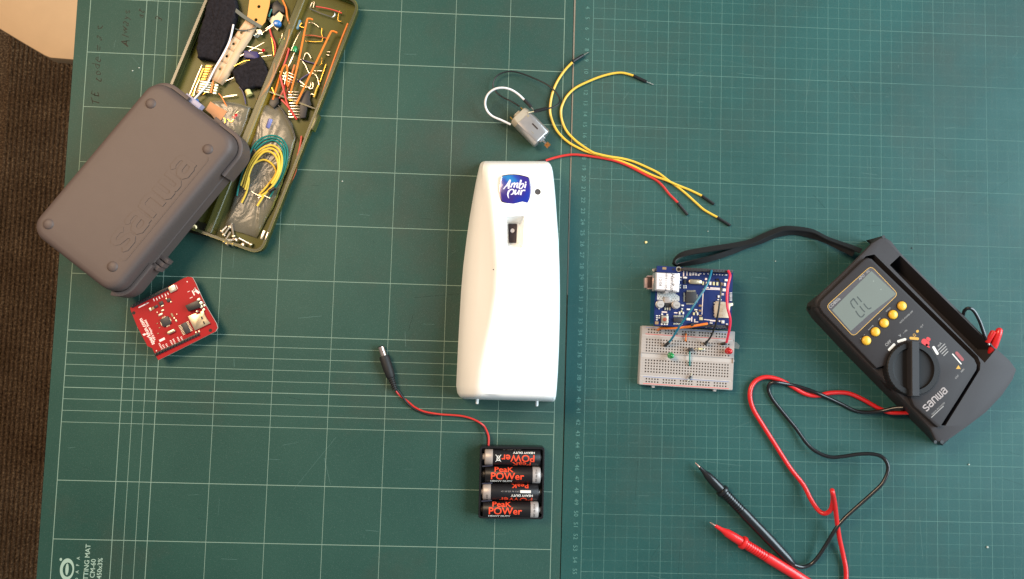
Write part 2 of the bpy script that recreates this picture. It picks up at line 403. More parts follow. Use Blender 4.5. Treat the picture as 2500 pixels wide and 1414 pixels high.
def mat_surface(name, c1, c2, brown, amount):
    m = bpy.data.materials.new(name); m.use_nodes = True
    nt = m.node_tree; b = nt.nodes['Principled BSDF']; N = nt.nodes.new; Lk = nt.links.new
    tc = N('ShaderNodeTexCoord')
    def noise(s, d=4, r=0.6):
        n = N('ShaderNodeTexNoise'); n.inputs['Scale'].default_value = s; n.inputs['Detail'].default_value = d; n.inputs['Roughness'].default_value = r; Lk(tc.outputs['Object'], n.inputs['Vector']); return n.outputs['Fac']
    def ramp(f, a, b_):
        r = N('ShaderNodeMapRange'); r.inputs[1].default_value = a; r.inputs[2].default_value = b_; Lk(f, r.inputs[0]); return r.outputs[0]
    def mix(f, a, b_, fac=None):
        x = N('ShaderNodeMix'); x.data_type = 'RGBA'
        Lk(f, x.inputs[0])
        for i, c in ((6, a), (7, b_)):
            if isinstance(c, tuple): x.inputs[i].default_value = c + (1,)
            else: Lk(c, x.inputs[i])
        return x.outputs[2]
    def mul(f, k):
        x = N('ShaderNodeMath'); x.operation = 'MULTIPLY'; x.inputs[1].default_value = k; Lk(f, x.inputs[0]); return x.outputs[0]
    col = mix(ramp(noise(6, 5), 0.35, 0.65), lin(c1), lin(c2))
    col = mix(mul(ramp(noise(4.2, 6, 0.7), 0.52, 0.72), amount), col, lin(brown))
    col = mix(mul(ramp(noise(1400, 2), 0.56, 0.72), 0.35), col, lin((92, 110, 102)))       # fine pale grit
    col = mix(mul(ramp(noise(700, 3), 0.60, 0.72), 0.5), col, lin((22, 42, 38)))            # dark pores
    Lk(col, b.inputs['Base Color'])
    rr = N('ShaderNodeMapRange'); rr.inputs[3].default_value = 0.5; rr.inputs[4].default_value = 0.72; Lk(noise(14, 5), rr.inputs[0]); Lk(rr.outputs[0], b.inputs['Roughness'])
    b.inputs['Specular IOR Level'].default_value = 0.35
    bp = N('ShaderNodeBump'); bp.inputs['Strength'].default_value = 0.35; bp.inputs['Distance'].default_value = 0.0003; Lk(noise(1100, 3), bp.inputs['Height']); Lk(bp.outputs[0], b.inputs['Normal'])
    MATS[name] = m
mat_surface('left_mat_green', (27, 63, 54), (36, 71, 61), (64, 58, 46), 0.4)
mat_surface('right_mat_green', (25, 72, 70), (35, 83, 81), (62, 70, 62), 0.4)
print_ink('left_grid_ink', (132, 156, 140), 1.25, 0.35, 160, 0.78)
print_ink('right_grid_ink', (108, 152, 142), 0.5, 0.3, 300, 0.42, 2.2, 5.5)
print_ink('right_major_ink', (112, 154, 144), 0.72, 0.32, 300, 0.5, 1.8, 5.5)
print_ink('digit_ink', (104, 150, 142), 1.0, 0.35, 300, 0.62)
print_ink('mat_logo_ink', (158, 182, 166), 1.3, 0.4, 400, 0.8)
print_ink('marker_pen', (52, 42, 32), 0.95, 0.35, 420, 0.7)
print_ink('scuff_ink', (116, 150, 142), 0.8, 0.3, 300, 0.45)
print_ink('cut_ink', (24, 52, 48), 0.9, 0.3, 300, 0.5)

def flat(x0, y0, x1, y1, w):
    d = Vector((x1 - x0, y1 - y0)).normalized(); n = Vector((-d.y, d.x)) * w / 2
    return [Vector((x0 + n.x, y0 + n.y, 0)), Vector((x0 - n.x, y0 - n.y, 0)), Vector((x1 - n.x, y1 - n.y, 0)), Vector((x1 + n.x, y1 + n.y, 0))], [(0, 1, 2, 3)]
def atz(sh, z): return [Vector((v[0], v[1], z)) for v in sh[0]], sh[1]

# --- left mat
LM = obj('cutting_mat', prism([(-11.9, 75), (-11.9, -525), (438.6, -525), (438.0, 75)], -3.0, 0.0, 0.25), 'left_mat_green', base=(0, 0, -3))
tag(LM, 'green cutting mat with a wide five centimetre white grid, on the left', 'cutting mat')
ln = []
for i, u in enumerate([0, 50, 60, 70, 80] + list(range(130, 440, 50))): ln.append(atz(flat(u, 70, u, -515, 0.62 if u in (0, 50, 80, 430) else 0.42), 0.06 + 0.0))
obj('grid_line', J(*ln), 'left_grid_ink', LM, kind='stuff')
ln = []
for v in [-50, 0, 50, 100, 150, 200] + list(range(250, 340, 10)) + [380, 430, 480]: ln.append(atz(flat(0, -v, 430, -v, 0.60 if v % 50 == 0 or v > 330 else 0.42), 0.08))
obj('grid_line', J(*ln), 'left_grid_ink', LM, kind='stuff')
def turned(x0, y0, x1, y1, z=0.0):
    a, b = P(x0, y0, z), P(x1, y1, z); return math.atan2(b.y - a.y, b.x - a.x)
UP = turned(160, 1400, 168, 1300)
for s, x, y, sz in (('CUTTING MAT', 211, 1384, 4.0), ('CM-60', 226.5, 1388, 4.0), ('600x450x3%', 242, 1404, 3.9)):
    obj('lettering', put(text(s, sz, 0.012), P(x, y), UP, 0.07), 'mat_logo_ink', LM)
obj('lettering', put(text('D A F A', 2.6, 0.012, spacing=1.7), P(189, 1389), UP, 0.07), 'mat_logo_ink', LM)
e = P(163.7, 1390); oval = []
for k in range(2):
    a, b = (6.0, 9.2) if k == 0 else (4.1, 6.0)
    oval.append([Vector((e.x + (0.5 if k else 0) + a * math.cos(t * math.pi / 16), e.y + (-0.3 if k else 0) + b * math.sin(t * math.pi / 16), 0.07)) for t in range(32)])
obj('mat_emblem', J(loft(oval, False, False), ([Vector((e.x + 1.5 * math.cos(t * math.pi / 6) ** 3 if 0 else e.x + 1.4 * math.cos(t * math.pi / 6), e.y + 5.0 * math.sin(t * math.pi / 6), 0.07)) for t in range(12)], [tuple(range(12))]),
    ([Vector((e.x - 5.8 + 1.1 * math.cos(t * math.pi / 6), e.y + 8.2 + 1.3 * math.sin(t * math.pi / 6), 0.075)) for t in range(12)], [tuple(range(12))])), 'mat_logo_ink', LM)
HW = turned(236, 330, 246, 130)
for s, x, y, sz in (('TE  code = a c', 237, 160, 6.5), ('Always', 305, 70, 6.5), ('at', 345, 35, 6.0), ('3', 390, 48, 6.0)):
    g = text(s, sz, -0.008, shear=0.3, spacing=1.3)
    g = ([Vector((v.x + 0.7 * math.sin(v.y * 1.1 + v.x * 0.3), v.y * (1 + 0.22 * math.sin(v.x * 0.37)) + 0.9 * math.sin(v.x * 0.23 + 1), 0)) for v in g[0]], g[1])
    obj('handwriting', put(g, P(x, y), HW, 0.09), 'marker_pen', LM)
# --- right mat
RO = Vector((456.6, 101.7)); cr_, sr_ = math.cos(0.0008), math.sin(0.0008)
def rm(u, v): return Vector((RO.x + cr_ * u + sr_ * v, RO.y + sr_ * u - cr_ * v))
e0, e1 = P(1404.5, 20), P(1371.5, 1300)
ex = lambda y: e0.x + (e1.x - e0.x) * (y - e0.y) / (e1.y - e0.y)
RMt = obj('cutting_mat', prism([(ex(112) + 0.2, 112), (439.6, -210), (439.2, -523), (1120, -523), (1120, 112)], -3.0, 0.0, 0.25), 'right_mat_green', base=(RO.x, RO.y, -3))
tag(RMt, 'worn teal cutting mat with a faded one centimetre grid, on the right', 'cutting mat')
pm('mat_core', (128, 122, 110), 0.7, var=0.2, vs=200)
obj('cut_edge', loft([[Vector((ex(112) - 1.25, 111, -2.6)), Vector((ex(112) + 0.35, 111, -2.6)), Vector((ex(112) + 0.35, 111, -0.12)), Vector((ex(112) - 1.25, 111, -0.35))],
                      [Vector((438.75, -40, -2.6)), Vector((440.1, -40, -2.6)), Vector((440.1, -40, -0.12)), Vector((438.75, -40, -0.35))],
                      [Vector((438.7, -205, -2.6)), Vector((439.7, -205, -2.6)), Vector((439.7, -205, -0.6)), Vector((438.7, -205, -0.8))]]), 'mat_core', RMt)
mi, ma = [], []
for u in range(0, 640, 10):
    a, b = rm(u, 0), rm(u, 610)
    (ma if u == 0 or (u - 20) % 50 == 0 else mi).append(atz(flat(a.x, a.y, b.x, b.y, 0.55 if u == 0 else 0.42 if (u - 20) % 50 == 0 else 0.32), 0.06))
mh, mj = [], []
for v in range(0, 620, 10):
    a, b = rm(0, v), rm(630, v)
    (mj if v % 50 == 0 else mh).append(atz(flat(a.x, a.y, b.x, b.y, 0.48 if v % 50 == 0 else 0.32), 0.08))
for sh, mt in ((J(*mi), 'right_grid_ink'), (J(*ma), 'right_major_ink'), (J(*mh), 'right_grid_ink'), (J(*mj), 'right_major_ink')): obj('grid_line', sh, mt, RMt, kind='stuff')
DN = turned(1444, 178, 1424, 1112)
for n in range(3, 57):
    q = rm(-5.4, n * 10)
    obj('ruler_number', put(text(str(n), 3.7, 0.0, spacing=1.05), q, DN, 0.07), 'digit_ink', RMt)
# scuffs and knife cuts, on both mats
for M_, x0, x1, n in ((LM, 0, 430, 60), (RMt, 470, 930, 230)):
    a_, b_ = [], []
    for i in range(n):
        x, y = random.uniform(x0, x1), random.uniform(-490, 60); an = random.choice((random.gauss(0.0, 0.08), random.gauss(1.57, 0.08), random.uniform(-1.5, 1.5))); L_ = random.uniform(2, 16) if random.random() < 0.8 else random.uniform(20, 60)
        (a_ if random.random() < 0.6 else b_).append(atz(flat(x, y, x + L_ * math.cos(an), y + L_ * math.sin(an), random.uniform(0.12, 0.3)), 0.035 + i * 0.00005))
    obj('scuff', J(*a_), 'scuff_ink', M_, kind='stuff'); obj('knife_cut', J(*b_), 'cut_ink', M_, kind='stuff')

# ================================================================ grey hard case, tipped on the rim of the green box
pm('case_plastic', (82, 69, 64), 0.6, var=0.06, vs=60, bump=0.22, bs=1500)
pm('case_tab', (150, 146, 168), 0.45, var=0.05)
def build_case():
    H, ZB, TILT = 34.0, 11.4, 1.2
    A, B, C, D = cCASE(744, 8, 36), cCASE(1282, 465, 13), cCASE(488, 1408, 13), cCASE(36, 878, 36)
    L = ((A - D).length + (B - C).length) / 2; W = ((A - B).length + (D - C).length) / 2
    ctr = (A + B + C + D) / 4 + Vector((2.5, 0, 0)); xd = ((A - D) + (B - C)); xd.z = 0; xd.normalize(); yd = Vector((-xd.y, xd.x, 0))
    ca, sa = math.cos(R(TILT)), math.sin(R(TILT))
    def f(v):
        y, z = v[1] * ca + v[2] * sa, -v[1] * sa + v[2] * ca
        o = Vector((ctr.x, ctr.y, ZB)) - yd * (H * sa)
        return o + xd * v[0] + yd * y + Vector((0, 0, z))
    t = thing('instrument_case', (ctr.x, ctr.y, ZB), 'grey moulded plastic case with a raised maker\'s word, lying across the green box', 'case')
    rings = []
    for ins, z in ((0.0, 0), (0.1, 14), (0.9, 14.4), (1.5, H - 8), (2.0, H - 5), (3.2, H - 2.2), (5.2, H - 0.6), (8.0, H), (16, H + 0.35), (28, H + 0.6)):
        r = max(2.0, 15 - ins * 0.7)
        rings.append([Vector((p.x, p.y, z)) for p in rrect(L - 2 * ins, W - 2 * ins, r, 6)])
    obj('shell', XF(loft(rings), f), 'case_plastic', t, 40)
    for x, y in ((L / 2 - 22, W / 2 - 15), (L / 2 - 23, -W / 2 + 18), (-L / 2 + 16, W / 2 - 14), (-L / 2 + 21, -W / 2 + 17)):
        obj('foot', XF(dome((x, y, H + 0.1), 4.6, 1.9), f), 'case_plastic', t, 60)
    w, wl = logo_word(16.0, 0.65, 0.235)
    x0 = -L / 2 + 36
    obj('raised_lettering', XF(w, lambda v: f((x0 + v[0] * 1.2, -W / 2 + 16.5 + v[1], H + 0.22 + v[2]))), 'case_plastic', t, 30)
    fr = rrect(112, 27, 4, 4, x0 + 49, -W / 2 + 25)
    obj('label_border', XF(loft([[V3(p, H + 0.1) for p in fr], [V3(p, H + 0.42) for p in fr], [V3(p, H + 0.42) for p in inset(ccw(fr), 0.5)], [V3(p, H + 0.1) for p in inset(ccw(fr), 0.5)]], False, False), f), 'case_plastic', t)
    # thicker bands round the lower corners
    out = ccw(rrect(L, W, 15, 10))
    dense = []
    for i in range(len(out)):
        a, b = out[i], out[(i + 1) % len(out)]; m = max(1, int((b - a).length / 2))
        dense += [a + (b - a) * (j / m) for j in range(m)]
    def band(sel, grow, z1, name):
        idx = [i for i, p in enumerate(dense) if sel(p)]
        st = next((k for k in range(len(idx)) if idx[k - 1] != (idx[k] - 1) % len(dense)), 0)
        run = [dense[i] for i in idx[st:] + idx[:st]]
        og = inset(dense, -grow); ig = inset(dense, 0.8)
        order = idx[st:] + idx[:st]
        rg = [[V3(ig[i], 0.05), V3(og[i], 0.05), V3(og[i], z1 - 0.8), V3(og[i] + (dense[i] - og[i]) * 0.4, z1), V3(ig[i], z1)] for i in order]
        obj(name, XF(loft(rg), f), 'case_plastic', t, 40)
    band(lambda p: p.x > L / 2 - 34 and p.y < -W / 2 + 30, 2.6, 22, 'corner_band')
    band(lambda p: p.x < -L / 2 + 40 and p.y < -W / 2 + 12, 2.6, 20, 'corner_band')
    band(lambda p: p.x > L / 2 - 20 and p.y > W / 2 - 30, 2.6, 20, 'corner_band')
    # latch ridges on the long side near the red board
    for k in range(3):
        xx = -L / 2 + 39 + k * 4.6
        obj('latch', XF(box(xx, -W / 2 - 2.8, 2 + k * 0.6, 4.2 - k * 0.3, 6.0 + k * 1.8, 13 - k * 2.0, 0.5), f), 'case_plastic', t)
    obj('hinge_tab', XF(box(L / 2 + 1.6, 16, 9, 5.0, 17, 7, 0.6), f), 'case_tab', t)
    obj('hinge_tab', XF(box(L / 2 + 1.2, -12, 6, 4.0, 9, 8, 0.6), f), 'case_plastic', t)
build_case()

# ================================================================ green see-through component box
clear_plastic('olive_plastic', (230, 230, 150), 0.12, 0.26, milky=0.05, shine=0.42)
clear_plastic('olive_floor', (210, 208, 128), 0.05, 0.3, milky=0.10, shine=0.14)
def build_box():
    t0 = P(644, 624, 0)
    fr = Frame((t0.x, t0.y), P(644, 624), P(644 - 188, 624 - 69))         # x along the short bottom edge, to the left
    fr.y = -fr.y                                                          # y up the long side
    WX, LY, HZ = 129.0, 244.0, 11.0
    t = thing('component_box', fr((60, 120, 0)), 'shallow see-through olive green plastic box full of electronic parts', 'box')
    out = rrect(WX, LY, 9, 5, WX / 2, LY / 2); inn = rrect(WX - 3.4, LY - 3.4, 7.4, 5, WX / 2, LY / 2)
    obj('floor_sheet', XF(prism(inn, 0.3, 1.3), fr), 'olive_floor', t)
    rg = [[V3(p, 0.25) for p in out], [V3(p, HZ) for p in out], [V3(p, HZ) for p in inn], [V3(p, 1.35) for p in inn]]
    obj('wall', XF(loft(rg, False, False), fr), 'olive_plastic', t)
    lip = rrect(WX + 1.6, LY + 1.6, 9.6, 5, WX / 2, LY / 2)
    obj('rim', XF(loft([[V3(p, HZ - 1.3) for p in out], [V3(p, HZ - 1.3) for p in lip], [V3(p, HZ - 0.3) for p in lip], [V3(p, HZ - 0.3) for p in out]], False, False), fr), 'olive_plastic', t)
    clear_plastic('olive_ridge', (226, 220, 140), 0.05, 0.25, milky=0.07, shine=0.3)
    obj('divider', XF(loft([[Vector((51.2 - w_, y_, z_)) for w_, z_ in ((-4.2, 1.4), (-3.4, HZ - 3.6), (-2.6, HZ - 3.0), (2.6, HZ - 3.0), (3.4, HZ - 3.6), (4.2, 1.4))] for y_ in (2.5, LY - 2.5)]), fr), 'olive_ridge', t)
    obj('divider', XF(box(25, 139, 1.4, 44, 1.3, 6), fr), 'olive_plastic', t)
    obj('divider', XF(box(92, 64, 1.4, 72, 1.3, HZ - 2.5), fr), 'olive_plastic', t)
    obj('catch', XF(box(-1.8, 127, 3.5, 3.6, 15, 7, 0.5), fr), 'olive_plastic', t)
    pm('dark_tray', (34, 32, 20), 0.35, var=0.2)
    obj('hinge_strip', J(prism(cBX2.poly([(265, 945), (420, 995), (418, 1120), (92, 1045)], 3), 1.5, 3.0)), 'dark_tray', t)
    for q in ((985, 1110, 26, 90), (1022, 1122, 14, 82)):
        c = cBX2(q[0], q[1], 9); l = fr.inv(c)
        obj('hinge_pin', XF(box(l.x, l.y, HZ - 2, cBX2.mm(q[2], 9), cBX2.mm(q[3], 9), 2.6, 0.3), fr), 'tinned', t)
    return fr
boxf = build_box()
ZF = 1.6                                                                  # what lies in the box starts here
pm('foam', (34, 31, 34), 0.95, var=1.0, vs=420, bump=1.0, bs=420, spec=0.15)
def foam(poly, z0, z1, q):
    pts = q.poly(poly, z1); dense = []
    for i in range(len(pts)):
        a, b = pts[i], pts[(i + 1) % len(pts)]; m = max(1, int((b - a).length / 1.6))
        dense += [a + (b - a) * (j / m) + Vector((random.uniform(-.35, .35), random.uniform(-.35, .35))) for j in range(m)]
    dense = ccw(dense)
    c = sum(dense, Vector((0, 0))) / len(dense); rings = [[V3(p, z0) for p in dense]]
    for s_, z in ((1.0, z1 - 1.2), (0.97, z1 - 0.3)): rings.append([V3(c + (p - c) * s_, z + random.uniform(-.25, .25)) for p in dense])
    for s_ in (0.9, 0.8, 0.68, 0.54, 0.38, 0.2): rings.append([V3(c + (p - c) * s_, z1 + random.uniform(-.35, .35)) for p in dense])
    return loft(rings)
o = obj('foam_block', foam([(440, -60), (690, -60), (715, 60), (702, 170), (660, 280), (610, 400), (522, 605), (430, 572), (330, 560), (318, 480), (350, 300), (400, 150)], ZF, 10.5, cBOX), 'foam', None, 80)
tag(o, 'large block of black conductive foam in the green box, cut by the frame top', 'foam')
o = obj('foam_block', foam([(672, 700), (720, 655), (800, 620), (860, 575), (960, 560), (1000, 640), (1030, 715), (992, 800), (960, 858), (890, 850), (770, 885), (705, 800)], ZF, 8.0, cBOX), 'foam', None, 80)
tag(o, 'small ragged piece of black foam in the middle of the green box', 'foam')

# component tape: paper strip with feed holes and a fold
pm('kraft_paper', (208, 172, 134), 0.75, var=0.06, vs=80); pm('tan_card', (214, 156, 82), 0.7, var=0.06, vs=80)
def holed_strip(pts, half, holes, hr, z, zfun=None):
    """strip along pts (2-D), with round holes near given distances; returns a sheet with thickness"""
    a, b = pts[0], pts[-1]
    return None
def paper_tape():
    cl = [cBOX(x, y, 8).to_2d() for x, y in ((850, 205), (766, 325), (689, 437), (623, 558), (556, 684), (498, 800))]
    t = thing('component_tape', cBOX(660, 500, ZF), 'strip of pale brown paper component tape with a row of feed holes', 'tape')
    tops, fs = [], []
    hw_l, hw_r = 3.4, 7.6
    def sec(p, d): n = Vector((-d.y, d.x)); return n
    vs_, fc = [], []
    def addv(p, z): vs_.append(Vector((p.x, p.y, z))); return len(vs_) - 1
    for i in range(1, 5):
        p = cl[i]; d = (cl[i + 1] - cl[i - 1]).normalized(); n = Vector((-d.y, d.x))
        h0 = (p - cl[i - 1]).length / 2; h1 = (cl[i + 1] - p).length / 2
        if i == 1: h0 = (p - cl[0]).length
        if i == 4: h1 = (cl[5] - p).length
        sq = []; ho = []
        for k in range(16):
            a = 2 * math.pi * k / 16; c_, s_ = math.cos(a), math.sin(a)
            m = max(abs(c_), abs(s_)); lx, ly = c_ / m, s_ / m
            q = p + d * (lx * (h1 if lx > 0 else h0)) + n * (ly * hw_l)
            sq.append(addv(q, 8.6)); ho.append(addv(p + d * c_ * 1.25 + n * s_ * 1.25, 8.6))
        for k in range(16): fc.append((sq[k], sq[(k + 1) % 16], ho[(k + 1) % 16], ho[k]))
    obj('hole_strip', (vs_, fc), 'kraft_paper', t).modifiers.new('t', 'SOLIDIFY').thickness = 0.0003
    rg = []
    for i in range(6):
        p = cl[i]; d = (cl[min(i + 1, 5)] - cl[max(i - 1, 0)]).normalized(); n = Vector((-d.y, d.x)); n = n if n.x > 0 else -n
        rg.append([V3(p + n * hw_l, 8.6), V3(p + n * (hw_l + (5.5 if 0 < i < 5 else 3.5)), 5.0)])
    obj('folded_side', loft(rg, False, False, False), 'kraft_paper', t).modifiers.new('t', 'SOLIDIFY').thickness = 0.0003
    # the tape's loose black holes look through to the dark box floor
paper_tape()
pm('hole_dark', (40, 26, 18), 0.8)
o = obj('tan_card', prism(cBOX.poly([(852, -60), (1055, -60), (1040, 60), (1018, 140), (1000, 215), (960, 262), (905, 215), (823, 165)], 9.5), 9.0, 9.5), 'tan_card')
cut(o, prism(circ(*cBOX(937, 66, 9.5).to_2d(), 1.5, 14), 8, 11), prism(circ(*cBOX(908, 196, 9.5).to_2d(), 1.5, 14), 8, 11))
tag(o, 'tan punched card strip at the top of the green box, beside the black foam', 'card')
pm('grey_strip', (88, 92, 84), 0.6)
o = obj('cable_tie', ribbon([cBOX(700, 95, 9.6), cBOX(790, 165, 10.3), cBOX(870, 215, 10.6), cBOX(960, 268, 9.8)], 3.2, 0.5, [0, 0, 0, 0]), 'grey_strip'); tag(o, 'flat grey strap lying across the tan card and paper tape', 'strap')
o = obj('grey_wire', tube(cBOX.path([(705, 285, 9.5), (760, 300, 9.8), (840, 295, 9.8), (915, 272, 9.5)]), 0.55), 'grey_strip'); tag(o, 'short dark grey wire bowed over the paper tape', 'wire')

def wire(name, q, pts, r, mat, label, group=None, z=3.0, n=6, k=4):
    o = obj(name, tube(q.path(pts, z), r, n, k), mat); tag(o, label, 'wire', group); return o
wire('hookup_wire', cBOX, [(686, 243, 12.5), (650, 400, 11.5), (580, 545, 11), (500, 680, 11), (425, 830, 9.5), (340, 935, 8.5), (275, 1000, 8)], 0.85, 'white_wire', 'white hookup wire curving over the paper tape')
# gold pin strips
def pin_strip():
    t = thing('pin_header', cBOX(430, 760, ZF), 'gold and white pin header strip beside the paper tape', 'pin header')
    obj('carrier', prism(cBXa.poly([(700, -20), (835, -10), (800, 130), (640, 560), (480, 560), (600, 260)], 5), ZF, 5), pm('gold_carrier', (150, 116, 34), 0.4, var=0.2), t)
    for i in range(8):
        x, y = 745 - i * 17, 14 + i * 52
        obj('pin', prism(cBXa.poly([(x - 62, y - 16), (x + 68 - i * 7, y - 10), (x + 62 - i * 7, y + 24), (x - 68, y + 14)], 5.8), 5.05, 6.0, 0.2), 'gold_pin', t)
    for i in range(5):
        x, y = 680 - i * 12, 335 + i * 47
        obj('pin', prism(cBXa.poly([(x - 98, y - 26), (x + 130, y + 8), (x + 124, y + 36), (x - 104, y + 2)], 7.2), 6.2, 7.4, 0.2), pm('bright_pin', (252, 246, 214), 0.35, 0.6), t)
    for i in range(4):
        x, y = 905 - i * 13, 395 + i * 54
        obj('pin', prism(cBXa.poly([(x - 32, y - 22), (x + 34, y - 12), (x + 30, y + 26), (x - 36, y + 16)], 7.2), 6.2, 7.4, 0.2), 'bright_pin', t)
    obj('spacer', tube(cBXa.path([(850, 290), (828, 360), (812, 440), (795, 520), (790, 560)], 7.3), 0.9, 6), 'orange_wire', t)
pin_strip()
LW = 'bare leads of resistors heaped beside the pin header'
for i, pts in enumerate(([(610, -10, 6), (500, 250, 6.5), (352, 615, 5)], [(640, 60, 6.5), (560, 250, 6.5), (405, 630, 5)], [(560, 290, 6), (490, 430, 6), (440, 620, 5)], [(700, 540, 6), (610, 600, 6), (545, 650, 5)])):
    o = obj('component_lead', tube(cBXa.path(pts), 0.42, 6, 4), 'gold_pin' if i % 2 else 'tinned'); tag(o, ('long bare lead nearest the left wall of the green box', 'long gold lead next to the pin header', 'bare lead under the gold lead, touching the grey case', 'short gold lead below the pin header')[i], 'wire', LW)
# small parts between the foam pieces
def led(q, cx, cy, dx, dy, mat, label, leads, z=4.0, r=2.5, ln=6.5, group=None):
    """5 mm LED lying on its side: dome points along (dx, dy)"""
    c = q(cx, cy, z); d = (q(cx + dx, cy + dy, z) - c).normalized()
    t = thing('led', (c.x, c.y, z - r), label, 'LED', group)
    b = c - d * ln / 2
    obj('lens', lathe(b, b + d, [(0, r * 1.16), (0.9, r * 1.16), (0.95, r), (ln - r, r), (ln - r * 0.5, r * 0.86), (ln - r * 0.15, r * 0.5), (ln, 0.1)], 14), mat, t, 50)
    for pts in leads: obj('lead', tube(q.path(pts, z), 0.32, 6, 3), 'tinned', t)
clear_plastic('clear_epoxy', (236, 240, 232), 0.2, 0.06, milky=0.12)
pm('green_led', (30, 150, 78), 0.2, var=0.15, trans=0.2, coat=0.4); pm('red_led', (206, 28, 30), 0.18, var=0.1, trans=0.2, coat=0.4); pm('dim_green_led', (96, 140, 70), 0.3, trans=0.1)
led(cBXc, 480, 605, -90, 70, 'clear_epoxy', 'clear LED with two long leads, beside the paper tape', [[(520, 560, 4), (700, 450, 5), (770, 390, 6)], [(545, 590, 4), (740, 450, 5), (800, 400, 6)]], 5)
o = obj('reflector_plate', prism(cBXc.poly([(465, 520), (545, 500), (575, 600), (510, 600)], 6), 5.6, 6.2), 'tinned'); tag(o, 'bright metal cup plate under the clear LED', 'metal part')
pm('blue_cap', (46, 110, 176), 0.3, var=0.1, coat=0.3)
c = cBXc(825, 405, 6); o = obj('capacitor', prism(rrect(7.0, 6.0, 2.6, 4, c.x, c.y), 4.0, 8.0, 1.2), 'blue_cap', None, 60); tag(o, 'round blue capacitor near the top of the green box', 'capacitor')
o = obj('metal_bracket', prism(cBXc.poly([(660, 320), (740, 285), (850, 190), (930, 265), (905, 340), (830, 525), (760, 450), (690, 370)], 4), 3.2, 3.8), pm('dull_metal', (168, 160, 138), 0.45, 0.7)); tag(o, 'small cut sheet metal bracket under the blue capacitor', 'bracket')
o = obj('black_clip', prism(cBXc.poly([(690, 90), (830, 0), (870, 60), (960, 110), (950, 230), (850, 190), (760, 270)], 5), ZF, 5.5, 0.8), 'black_plastic'); tag(o, 'black plastic clip above the metal bracket in the green box', 'clip')
wire('hookup_wire', cBXc, [(730, 160, 6.2), (700, 230, 6.2), (680, 290, 6)], 0.7, 'teal_wire', 'short teal wire end beside the tan card')
o = obj('film_capacitor', XF(prism(rrect(13.0, 7.0, 1.4, 4), 2.5, 7.5, 0.8), lambda v, c=cBOX(862, 545, 6): Vector((c.x + v[0] * .98 - v[1] * .1, c.y - v[0] * .05 + v[1], v[2]))), pm('navy_cap', (48, 42, 92), 0.45, var=0.1)); tag(o, 'dark navy block capacitor beside the small foam piece', 'capacitor')
led(cBOX, 985, 497, 40, -10, 'red_led', 'tiny red LED above the small foam piece', [[(975, 500, 5), (880, 470, 5), (800, 455, 4)], [(975, 520, 5), (930, 530, 5), (905, 550, 4)]], 5, 1.3, 3.0)
for i, (pts, m) in enumerate(([[(755, 555, 5), (900, 470, 7), (990, 420, 7)], 'tinned'], [[(965, 560, 7), (1062, 545, 7)], 'tinned'], [[(690, 655, 5), (790, 605, 6), (855, 595, 6)], 'gold_pin'], [[(612, 800, 5), (690, 765, 5)], 'tinned'], [[(600, 775, 4), (665, 735, 4)], 'gold_pin'], [[(570, 965, 4), (640, 945, 4), (722, 938, 4)], 'tinned'], [[(600, 955, 4.5), (680, 950, 4.5), (715, 945, 4)], 'tinned'])):
    o = obj('component_lead', tube(cBOX.path(pts), 0.36, 6, 3), m); tag(o, ('longest bare lead above the navy block capacitor', 'short bare lead touching the top right of the small foam piece', 'gold lead running over the top left of the small foam piece', 'bare lead left of the small foam piece, lower of two', 'gold lead left of the small foam piece, upper of two', 'bare lead below the small foam piece, upper of a pair', 'bare lead below the small foam piece, lower of a pair')[i], 'wire', 'bare leads round the small foam piece')
pm('frosted_led', (216, 206, 138), 0.35, var=0.06, sss=0.2)
led(cBOX, 830, 905, -28, -60, 'frosted_led', 'milky yellow LED below the small foam piece', [], 4, 2.6, 7.0)
wire('hookup_wire', cBOX, [(745, 860, 3.5), (775, 900, 3.5), (795, 960, 3.5), (808, 1030, 3)], 0.6, 'navy_wire', 'dark blue wire running below the small foam piece')
o = obj('capacitor', prism(cBXa.poly([(430, 690), (520, 680), (540, 760), (440, 775)], 5), 2.5, 6, 0.5), 'blue_cap'); tag(o, 'blue capacitor peeking out at the edge of the grey case', 'capacitor')
o = obj('lamp_bulb', lathe(cBXa(575, 780, 4), cBXa(540, 830, 4), [(0, 1.5), (3, 2.2), (5.5, 2.0), (7, 0.4)], 12), 'frosted_led', None, 60); tag(o, 'small yellow green part at the edge of the grey case', 'component')
wire('hookup_wire', cBOX, [(1040, 270, 4), (1060, 350, 4.5), (1095, 430, 4.5), (1100, 500, 4), (1090, 560, 3)], 0.85, 'red_wire', 'red wire beside the divider, right of the clear LED')
wire('hookup_wire', cBOX, [(1050, 330, 3.4), (1075, 440, 3.4), (1090, 570, 3), (1110, 600, 3)], 0.42, 'gold_pin', 'bare gold wire beside the short red wire')
led(cBOX, 1155, 425, -15, 60, 'dim_green_led', 'dull green LED seen through the divider of the green box', [[(1160, 390, 4), (1170, 330, 4)], [(1185, 395, 4), (1200, 330, 4)]], 4, 2.4, 6)
OW = 'rust and orange wires along the divider'
